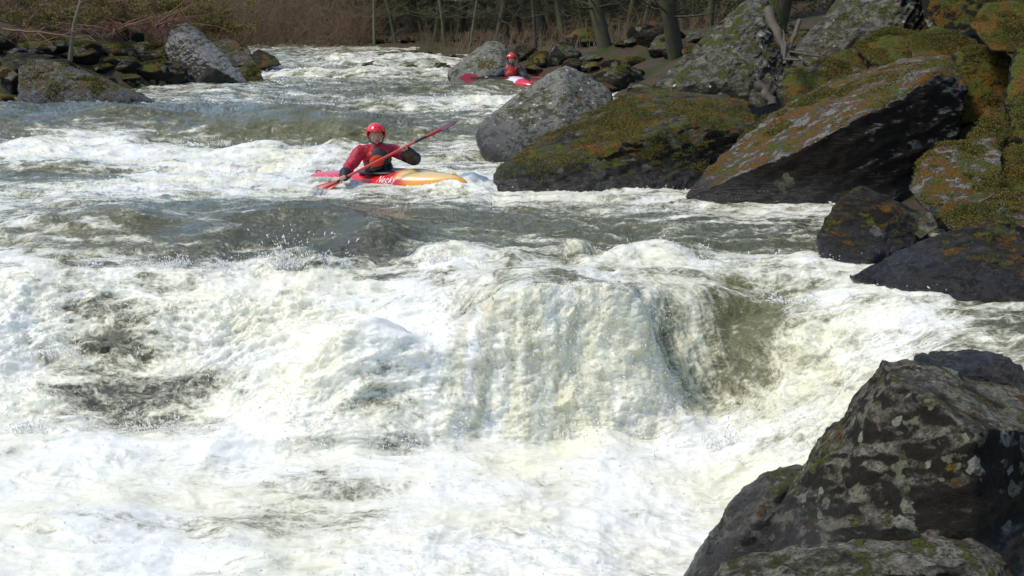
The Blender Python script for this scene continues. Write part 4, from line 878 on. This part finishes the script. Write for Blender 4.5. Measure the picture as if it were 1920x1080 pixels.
def make_person(label, J, tf, hf, axis, legs, arms_dark, vest, small=False):
    """J joints in world; tf torso facing; hf head facing; axis paddle direction (towards image right)"""
    root = empty('person', tuple(J['pelvis']), label, 'person')
    base = V_(J['pelvis'])
    vox = .0055 if not small else .008
    J = {k_: V_(v_) - 0 for k_, v_ in J.items()}
    tu = nrm(J['neck'] - J['pelvis']); tf = nrm(V_(tf) - tu * np.dot(tf, tu)); ts = np.cross(tf, tu); RT = np.stack([ts, tf, tu], 1)
    hf = nrm(hf); hs = nrm(np.cross(hf, [0, 0, 1])); hu = np.cross(hs, hf); RH = np.stack([hs, hf, hu], 1)
    H = J['head']
    def hp(a, b, c): return H + RH @ V_((a, b, c))
    def torso(B, g):
        B.ell(J['chest'], (.175 + g, .112 + g, .19 + g), RT); B.ell(J['waist'], (.140 + g, .10 + g, .15 + g), RT); B.ell(J['pelvis'], (.165 + g, .125 + g, .12 + g), RT)
        B.cap(J['chest'] + tu * .13, .07 + g, J['neck'], .055 + g)
        for s in 'LR': B.cap(J['chest'] + tu * .10, .075 + g, J['sh' + s], .060 + g)
    B = Blob(); torso(B, 0); B.cap(J['neck'], .054, H - hu * .04, .05)
    for s in 'LR':
        B.chain([J['sh' + s], J['el' + s], J['wr' + s]], [.052, .040, .027])
        h = J['ha' + s]; w = J['wr' + s]; out = nrm(w - h); ax = nrm(axis); out = nrm(out - ax * np.dot(out, ax)); per = np.cross(ax, out)
        if per[2] < 0: per = -per     # fingers go over the top, thumb under
        B.cap(w, .026, h + out * .040, .027)
        B.cap(h + out * .036 - ax * .026, .019, h + out * .036 + ax * .026, .018)
        for i in range(4):
            o_ = ax * ((i - 1.5) * .0205); R_ = .029 - .001 * abs(i - 1)
            pts = [h + o_ + (out * math.cos(t_) + per * math.sin(t_)) * R_ for t_ in (.2, 1.1, 2.0, 2.9, 3.6 - .15 * i)]
            B.chain(pts, [.0105, .0102, .0098, .0092, .0085])
        th = [h + ax * .03 * (1 if s == 'L' else -1) + (out * math.cos(t_) + per * math.sin(t_)) * .030 for t_ in (-.1, -.9, -1.7, -2.4)]; B.chain(th, [.0125, .0115, .0108, .0095])
    for lg in legs: B.chain(lg, [.085, .058, .04])
    # head
    B.ell(hp(0, -.01, .015), (.074, .094, .100), RH); B.ell(hp(0, .028, -.048), (.054, .060, .062), RH); B.ell(hp(0, .052, -.088), (.026, .026, .020), RH)
    B.cap(hp(0, .078, .010), .011, hp(0, .098, -.030), .0135); B.ell(hp(0, .085, .022), (.05, .012, .010), RH)
    for s in (-1, 1): B.ell(hp(s * .077, -.005, -.012), (.010, .019, .031), RH); B.ell(hp(s * .046, .058, -.030), (.022, .020, .018), RH); B.ell(hp(s * .012, .088, -.036), (.010, .010, .008), RH)
    B.ell(hp(0, .084, -.060), (.024, .010, .006), RH); B.ell(hp(0, .082, -.069), (.020, .010, .006), RH)
    bm_ = B.done('body', vox, 2)
    eyes = [hp(s * .031, .086, .002) - base for s in (-1, 1)]; mouth = [hp(s * .012, .09, -.064) - base for s in (-1, 1)]
    ob = link('body', bm_, None, root)
    # bring the mesh into the root's frame so that object coordinates are local
    def localise(o):
        me = o.data; n = len(me.vertices); c = np.empty(n * 3, np.float32); me.vertices.foreach_get('co', c); me.vertices.foreach_set('co', (c.reshape(-1, 3) - base).ravel().astype(np.float32)); me.update(); o.matrix_parent_inverse = Matrix.Identity(4); return o
    localise(ob); bm_.materials.append(skin_mat('skin', eyes, mouth))
    # jacket
    B = Blob(); torso(B, .012)
    for s in 'LR':
        e2 = J['el' + s] * .12 + J['wr' + s] * .88; B.chain([J['sh' + s], J['el' + s] * .45 + J['sh' + s] * .55, J['el' + s], e2], [.078, .082, .072, .052])
    B.cap(J['neck'] - tu * .02, .068, J['neck'] + tu * .02, .060)
    localise(link('jacket', wrinkle(B.done('jacket', vox, 3), .016, 10), vest['jacket'], root))
    for s in 'LR':
        a, b = arms_dark[s]; B = Blob(); d = J['wr' + s] - J['el' + s]
        p0, p1 = J['el' + s] + d * a, J['el' + s] + d * b
        if a < 0.02: B.chain([J['el' + s] * .55 + J['sh' + s] * .45, J['el' + s], p1], [.084, .088, .058])
        else: B.cap(p0, .078, p1, .060)
        localise(link('cuff', wrinkle(B.done('cuff', vox, 3), .008, 12), M_black, root))
    # life vest
    B = Blob(); B.ell(J['chest'] - tu * .005, (.168, .152, .190), RT); B.ell(J['waist'] + tu * .02, (.168, .142, .10), RT)
    for s in (-1, 1): B.chain([J['chest'] + ts * s * .085 + tf * .09 + tu * .06, J['neck'] + ts * s * .092 + tu * -.015 + tf * .02, J['chest'] + ts * s * .09 - tf * .09 + tu * .08], [.034, .030, .034])
    lv_ = localise(link('life_vest', wrinkle(B.done('life_vest', vox, 2), .005, 9), vest['main'], root))
    for s in (-1, 1):
        B = Blob(); B.chain([J['neck'] + ts * s * .094 + tf * .02 - tu * .012, J['neck'] + ts * s * .100 + tf * .085 - tu * .06], [.038, .032])
        localise(link('shoulder_pad', B.done('shoulder_pad', vox, 2), M_org if vest.get('pad', 1) else M_redj, root))
    B = Blob(); pc = J['waist'] + tu * .10 + tf * .13 + ts * (vest['pk']); B.ell(pc + tu * .055 + tf * .012, (.098, .036, .085), RT)
    if vest.get('pocket', 1): localise(link('pocket', B.done('pocket', vox, 2), M_org, root))
    B = Blob(); B.ell(pc - tu * .035 + tf * .008, (.105, .046, .050), RT); localise(link('pouch', B.done('pouch', vox, 2), M_blk if not small else M_redj, root))
    B = Blob(); B.ell(J['waist'] - tu * .05 + tf * .02, (.172, .150, .055), RT); localise(link('waistband', B.done('waistband', vox, 2), M_redj, root))
    # helmet: shell over skull and ears, open at the face
    v, f = ico(5); r = V_((.122, .140, .126)); w = v * r; lim = np.where(v[:, 1] > .35, .030 + .0 * v[:, 1], np.where(np.abs(v[:, 0]) > .5, -.062, -.045)); lim = np.where((v[:, 1] > .1) & (v[:, 1] <= .35), .03 - (.35 - v[:, 1]) * .35, lim)
    keep = w[:, 2] > lim; ff = f[keep[f].all(1)]; me = mesh_np('helmet', (w + V_((0, -.008, .018))) @ RH.T + H - base, ff)
    o = bpy.data.objects.new('helmet', me); COL.objects.link(o); o.parent = root; me.materials.append(M_helm); sd = o.modifiers.new('shell', 'SOLIDIFY'); sd.thickness = .014; sd.offset = -1
    if not small:
        for a_, b_ in ((-.5, .35), (0, .42), (.5, .35), (-.25, .75), (.25, .75)):
            q = nrm((math.sin(a_) * math.cos(b_), math.cos(a_) * math.cos(b_), math.sin(b_))); B = Blob(); B.ell(V_((0, -.008, .018)) + q * r * 1.0, (.010, .010, .007)); me2 = B.done('vent', .002, 1)
            n = len(me2.vertices); c = np.empty(n * 3, np.float32); me2.vertices.foreach_get('co', c); me2.vertices.foreach_set('co', (c.reshape(-1, 3) @ RH.T + H - base).ravel().astype(np.float32)); o2 = bpy.data.objects.new('vent', me2); COL.objects.link(o2); o2.parent = o; me2.materials.append(M_blk)
    t_ = Tubes(6); t_.add([hp(-.098, .01, -.03), hp(-.07, .045, -.085), hp(0, .06, -.118), hp(.07, .045, -.085), hp(.098, .01, -.03)], .008, .008); localise(link('chin_strap', t_.mesh('chin_strap'), M_blk, root))
    return root

def make_kayak(label, c, heading, pitch, roll, L, W, H, mat, text=None):
    """c: cockpit centre at the waterline; heading: angle of the bow in plan"""
    root = empty('kayak', tuple(c), label, 'kayak'); root.rotation_euler = (roll, pitch, heading)
    ns, nk = 61, 32; vs = []
    for i in range(ns):
        t = i / (ns - 1); x = (t - .5) * 2
        w = W / 2 * max(0, (1 - abs(x) ** 2.1)) ** .85 + .010; zb = -.12 * H / .3 + .17 * abs(x) ** 2.6; zt = .18 + .06 * math.exp(-((x - .32) / .30) ** 2) + .05 * abs(x) ** 2 - .12 * abs(x) ** 8
        zm = zb + (zt - zb) * .55
        for j in range(nk):
            a = j / nk * 2 * math.pi; ca2, sa2 = math.cos(a), math.sin(a)
            yy = w * np.sign(ca2) * abs(ca2) ** .75; zz = zm + (zt - zm if sa2 > 0 else zm - zb) * np.sign(sa2) * abs(sa2) ** (1.25 if sa2 > 0 else .8)
            vs.append((x * L / 2, yy, zz))
    idx_ = np.arange(ns * nk).reshape(ns, nk); nx2 = np.roll(idx_, -1, 1); F4 = np.stack([idx_[:-1], idx_[1:], nx2[1:], nx2[:-1]], -1).reshape(-1, 4)
    vs = np.array(vs); endf = []
    me = mesh_np('hull', vs, F4[:, ::-1]); bm = bmesh.new(); bm.from_mesh(me)
    bm.verts.ensure_lookup_table(); bm.faces.new([bm.verts[int(q)] for q in idx_[0]]); bm.faces.new([bm.verts[int(q)] for q in idx_[-1][::-1]]); bmesh.ops.recalc_face_normals(bm, faces=bm.faces); bm.to_mesh(me); bm.free()
    def ch(name, me_, m, par=root):
        o = bpy.data.objects.new(name, me_); COL.objects.link(o); o.parent = par; me_.materials.append(m); return o
    me.polygons.foreach_set('use_smooth', np.ones(len(me.polygons), bool)); h = ch('hull', me, mat)
    # coaming and spray skirt
    t_ = Tubes(8); t_.add([(.02 + .38 * math.cos(a), .215 * math.sin(a), .208) for a in np.linspace(0, 2 * math.pi, 40)], .016, .016); ch('cockpit_rim', t_.mesh('cockpit_rim'), M_blk)
    B = Blob(); B.ell((.02, 0, .205), (.375, .21, .042)); B.cap((-.05, 0, .19), .17, (-.05, 0, .26), .15); ch('spray_skirt', B.done('spray_skirt', .008, 3), M_blk)
    for s in (-1, 1):
        t_ = Tubes(6); x0 = s * L / 2 * .90; t_.add([(x0 - s * .09, 0, .18), (x0 - s * .07, 0, .20), (x0 - s * .03, 0, .20), (x0, 0, .17)], .009, .009); ch('grab_loop', t_.mesh('grab_loop'), M_tan if s > 0 and text else M_redj)
    if text:
        cu = bpy.data.curves.new('lettering', 'FONT'); cu.body = text; cu.size = .10; cu.shear = .35; cu.space_character = 1.16; cu.extrude = .002; cu.offset = .0; cu.align_x = 'CENTER'; cu.resolution_u = 4
        o = bpy.data.objects.new('t', cu); COL.objects.link(o); dg = bpy.context.evaluated_depsgraph_get(); tm_ = bpy.data.meshes.new_from_object(o.evaluated_get(dg)); bpy.data.objects.remove(o)
        n = len(tm_.vertices); c3 = np.empty(n * 3, np.float32); tm_.vertices.foreach_get('co', c3); c3 = c3.reshape(-1, 3)
        # wrap the letters on to the flank that faces the camera (y < 0)
        out = []
        bvh = __import__('mathutils').bvhtree.BVHTree.FromPolygons([Vector(q) for q in vs], [tuple(int(z_) for z_ in q) for q in F4])
        for (a, b, z_) in c3:
            x_ = a + .24; zq = .115 + b
            hit = bvh.ray_cast(Vector((x_, -1, zq)), Vector((0, 1, 0)))
            yy = hit[0].y if hit[0] is not None else -.15
            out.append((x_, yy - .006 - z_, zq))
        tm_.vertices.foreach_set('co', np.array(out, np.float32).ravel()); tm_.update(); ch('lettering', tm_, M_white)
    return root
def kayak_mat(name, kind):
    k = N(name); p = k.n('TexCoord').outputs['Object']; s = k.sep(p); nn = k.m2('MULTIPLY', k.m2('SUBTRACT', k.noise(p, 7, 3), .5), .12)
    if kind == 1:
        c = k.mix(k.rng(k.m2('ADD', s[0], nn), .38, .62), (.72, .012, .015), (.82, .36, .02))
        strip = k.m2('MULTIPLY', k.rng(s[2], .150, .170), k.rng(s[0], .30, .42)); c = k.mix(strip, c, (.80, .55, .22))
        c = k.mix(k.m2('MULTIPLY', k.rng(s[0], -.62, -.8), k.rng(s[2], .12, .2)), c, (.70, .10, .10))
    else:
        c = k.mix(k.m2('MULTIPLY', k.rng(s[1], .02, -.02), k.rng(k.m2('ABSOLUTE', k.m2('SUBTRACT', s[0], .45)), .22, .14)), (.66, .012, .03), (.8, .72, .72))
    b = k.n('BsdfPrincipled', _Base_Color=c, _Roughness=.25); b.inputs['Coat Weight'].default_value = .5
    return k.done(b.outputs[0])
def make_paddle(label, a, b, hold, blade_n, bw=.20, bl=.44, off=.0, shaft_mat=None, grip=.15):
    """shaft from a to b (blade tips); blade_n normals of the two blades"""
    root = empty('paddle', tuple((V_(a) + V_(b)) / 2), label, 'paddle'); base = (V_(a) + V_(b)) / 2; a = V_(a) - base; b = V_(b) - base; ax = nrm(b - a)
    def ch(name, me, m): o = bpy.data.objects.new(name, me); COL.objects.link(o); o.parent = root; me.materials.append(m); return o
    t = Tubes(12); t.add([a + ax * (bl * .5), b - ax * (bl * .5)], .0155, .0155); ch('shaft', t.mesh('shaft'), shaft_mat or M_shaft)
    for s, p, nn in ((1, a, blade_n[0]), (-1, b, blade_n[1])):
        n_ = nrm(V_(nn) - ax * np.dot(nn, ax)); wd = np.cross(ax, n_); v, q = [], []
        NL, NW = 16, 8
        for side in (1, -1):
            for i in range(NL + 1):
                u = i / NL; w = bw / 2 * min(1, (u * 3.2 + .02) ** .6) * (1 - .78 * max(0, (u - .30) / .70) ** 1.8)
                for j in range(NW + 1):
                    y = (j / NW - .5) * 2; v.append(p + ax * s * (bl * u - 0) + wd * (w * y) + n_ * (side * (.004 + .010 * (1 - abs(y)) ** 2 * u) + .008 * (y * y) * (1 - u) - .012))
        K = (NL + 1) * (NW + 1)
        for sd in (0, 1):
            for i in range(NL):
                for j in range(NW):
                    o = sd * K; e_ = [o + i * (NW + 1) + j, o + (i + 1) * (NW + 1) + j, o + (i + 1) * (NW + 1) + j + 1, o + i * (NW + 1) + j + 1]; q.append(e_ if sd else e_[::-1])
        for i in range(NL):
            for j in (0, NW): q.append([i * (NW + 1) + j, (i + 1) * (NW + 1) + j, K + (i + 1) * (NW + 1) + j, K + i * (NW + 1) + j])
        ch('blade', mesh_np('blade', np.array(v), np.array(q)), M_pdl if (s > 0 or shaft_mat) else M_pdk)
        t = Tubes(12); t.add([p + ax * s * bl * .95, p + ax * s * (bl * .95 + grip)], .0175, .0175); ch('sleeve', t.mesh('sleeve'), M_blk)
    return root
# near kayaker
hL, hR = P(643, 335, 15.30), P(757, 277, 15.45)          # image-left hand (his right), image-right hand
axis = nrm(hR - hL)
J1 = dict(pelvis=P(708, 333, 15.95), waist=P(708, 318, 15.92), chest=P(707, 296, 15.88), neck=P(705, 275, 15.86), head=P(705, 252, 15.82),
          shR=P(676, 284, 15.80), elR=P(655, 313, 15.62), wrR=hL + nrm(P(655, 313, 15.62) - hL) * .055, haR=hL,
          shL=P(738, 282, 15.98), elL=P(776, 297, 15.86), wrL=hR + nrm(P(776, 297, 15.86) - hR) * .055, haL=hR)
hd = rad(-33); fw = V_((math.cos(hd), math.sin(hd), 0)); sdv = V_((-math.sin(hd), math.cos(hd), 0))
kc = P(722, 342, 15.90); kc[2] = -.045
legs = [[J1['pelvis'] + sdv * s * .08, kc + fw * .48 + sdv * s * .13 + V_((0, 0, .09)), kc + fw * .85 + sdv * s * .05 + V_((0, 0, .03))] for s in (-1, 1)]
make_person('person in a red jacket and red helmet paddling the red and yellow kayak', J1, (.42, -.9, .1), (.22, -.97, -.08), axis, legs, {'R': (.68, .93), 'L': (.0, .92)}, dict(main=M_dgrey, jacket=M_redj, pk=.055))
make_kayak('red kayak turning orange-yellow towards its bow, white lettering on its side', kc, hd, rad(-2.5), rad(2), 2.5, .62, .30, kayak_mat('kayak_red_yellow', 1), 'Necky')
make_paddle('dark red bladed paddle held slanting up to the right by the nearer kayaker', hL - axis * .50, hR + axis * .72, None, [(.2, -.5, .8), (-.28, -.16, .88)], bw=.19)
# far kayaker
hL2, hR2 = P(912, 146, 30.6), P(978, 147, 30.6); axis2 = nrm(hR2 - hL2)
pl = P(958, 152, 31.0); 
pl = P(958, 163, 31.0)
J2 = dict(pelvis=pl, waist=pl + V_((0, -.01, .16)), chest=pl + V_((0, -.03, .33)), neck=pl + V_((.01, -.03, .51)), head=P(959, 121, 30.93),
          shR=P(943, 133, 30.98), elR=P(927, 146, 30.85), haR=hL2, shL=P(975, 133, 30.98), elL=P(988, 149, 30.85), haL=hR2)
J2['wrR'] = hL2 + nrm(J2['elR'] - hL2) * .055; J2['wrL'] = hR2 + nrm(J2['elL'] - hR2) * .055
J2['head'] = J2['neck'] + V_((0, -.01, .15))
hd2 = rad(-62); fw2 = V_((math.cos(hd2), math.sin(hd2), 0)); sd2 = V_((-math.sin(hd2), math.cos(hd2), 0)); kc2 = P(957, 159, 31.0)
legs = [[J2['pelvis'] + sd2 * s * .08, kc2 + fw2 * .48 + sd2 * s * .13 + V_((0, 0, .07)), kc2 + fw2 * .85 + sd2 * s * .05] for s in (-1, 1)]
make_person('person in a red helmet and dark sleeves paddling the small red kayak upstream', J2, (.15, -1, 0), (.1, -1, -.05), axis2, legs, {'R': (.6, .9), 'L': (.6, .9)}, dict(main=M_redj, jacket=M_dgrey, pk=.05), small=True)
make_kayak('small red and white kayak coming through the far rapids with its bow to the right', kc2, hd2, rad(5), rad(-6), 2.3, .62, .30, kayak_mat('kayak_red_white', 2))
make_paddle('red bladed paddle held level by the distant kayaker', hL2 - axis2 * .62, hR2 + axis2 * .62, None, [(.0, -1, .25), (.0, -.5, .9)], bw=.21, bl=.46, shaft_mat=M_dgrey)
print('people', round(time.time() - T0, 1))

# ------------------------------------------------------------------ light
SUN_EL, SUN_AZ = 56, -102     # azimuth from straight ahead (+Y), negative = left
w = bpy.data.worlds.new('World'); SC.world = w; w.use_nodes = True; nt = w.node_tree; nt.nodes.clear()
sky = nt.nodes.new('ShaderNodeTexSky'); sky.sky_type = 'NISHITA'; sky.sun_disc = False; sky.sun_elevation = rad(SUN_EL); sky.sun_rotation = rad(SUN_AZ); sky.ozone_density = 1.8; sky.air_density = 1.0; sky.dust_density = .5
bg = nt.nodes.new('ShaderNodeBackground'); bg.inputs[1].default_value = .15; ow = nt.nodes.new('ShaderNodeOutputWorld')
nt.links.new(sky.outputs[0], bg.inputs[0]); nt.links.new(bg.outputs[0], ow.inputs[0])
sd = bpy.data.lights.new('sun', 'SUN'); sd.energy = 1.8; sd.angle = rad(10); sd.color = (1, .92, .76)
so = bpy.data.objects.new('sun', sd); COL.objects.link(so)
dirv = Vector((math.sin(rad(SUN_AZ)) * math.cos(rad(SUN_EL)), math.cos(rad(SUN_AZ)) * math.cos(rad(SUN_EL)), math.sin(rad(SUN_EL))))
so.rotation_euler = dirv.to_track_quat('Z', 'Y').to_euler(); so.location = (-20, 20, 30)
SC.view_settings.view_transform = 'Standard'; SC.view_settings.look = 'None'; SC.view_settings.exposure = .60; SC.view_settings.gamma = 1
SC.render.use_persistent_data = False
SC.cycles.max_bounces = 6; SC.cycles.use_denoising = True
print('done', round(time.time() - T0, 1))
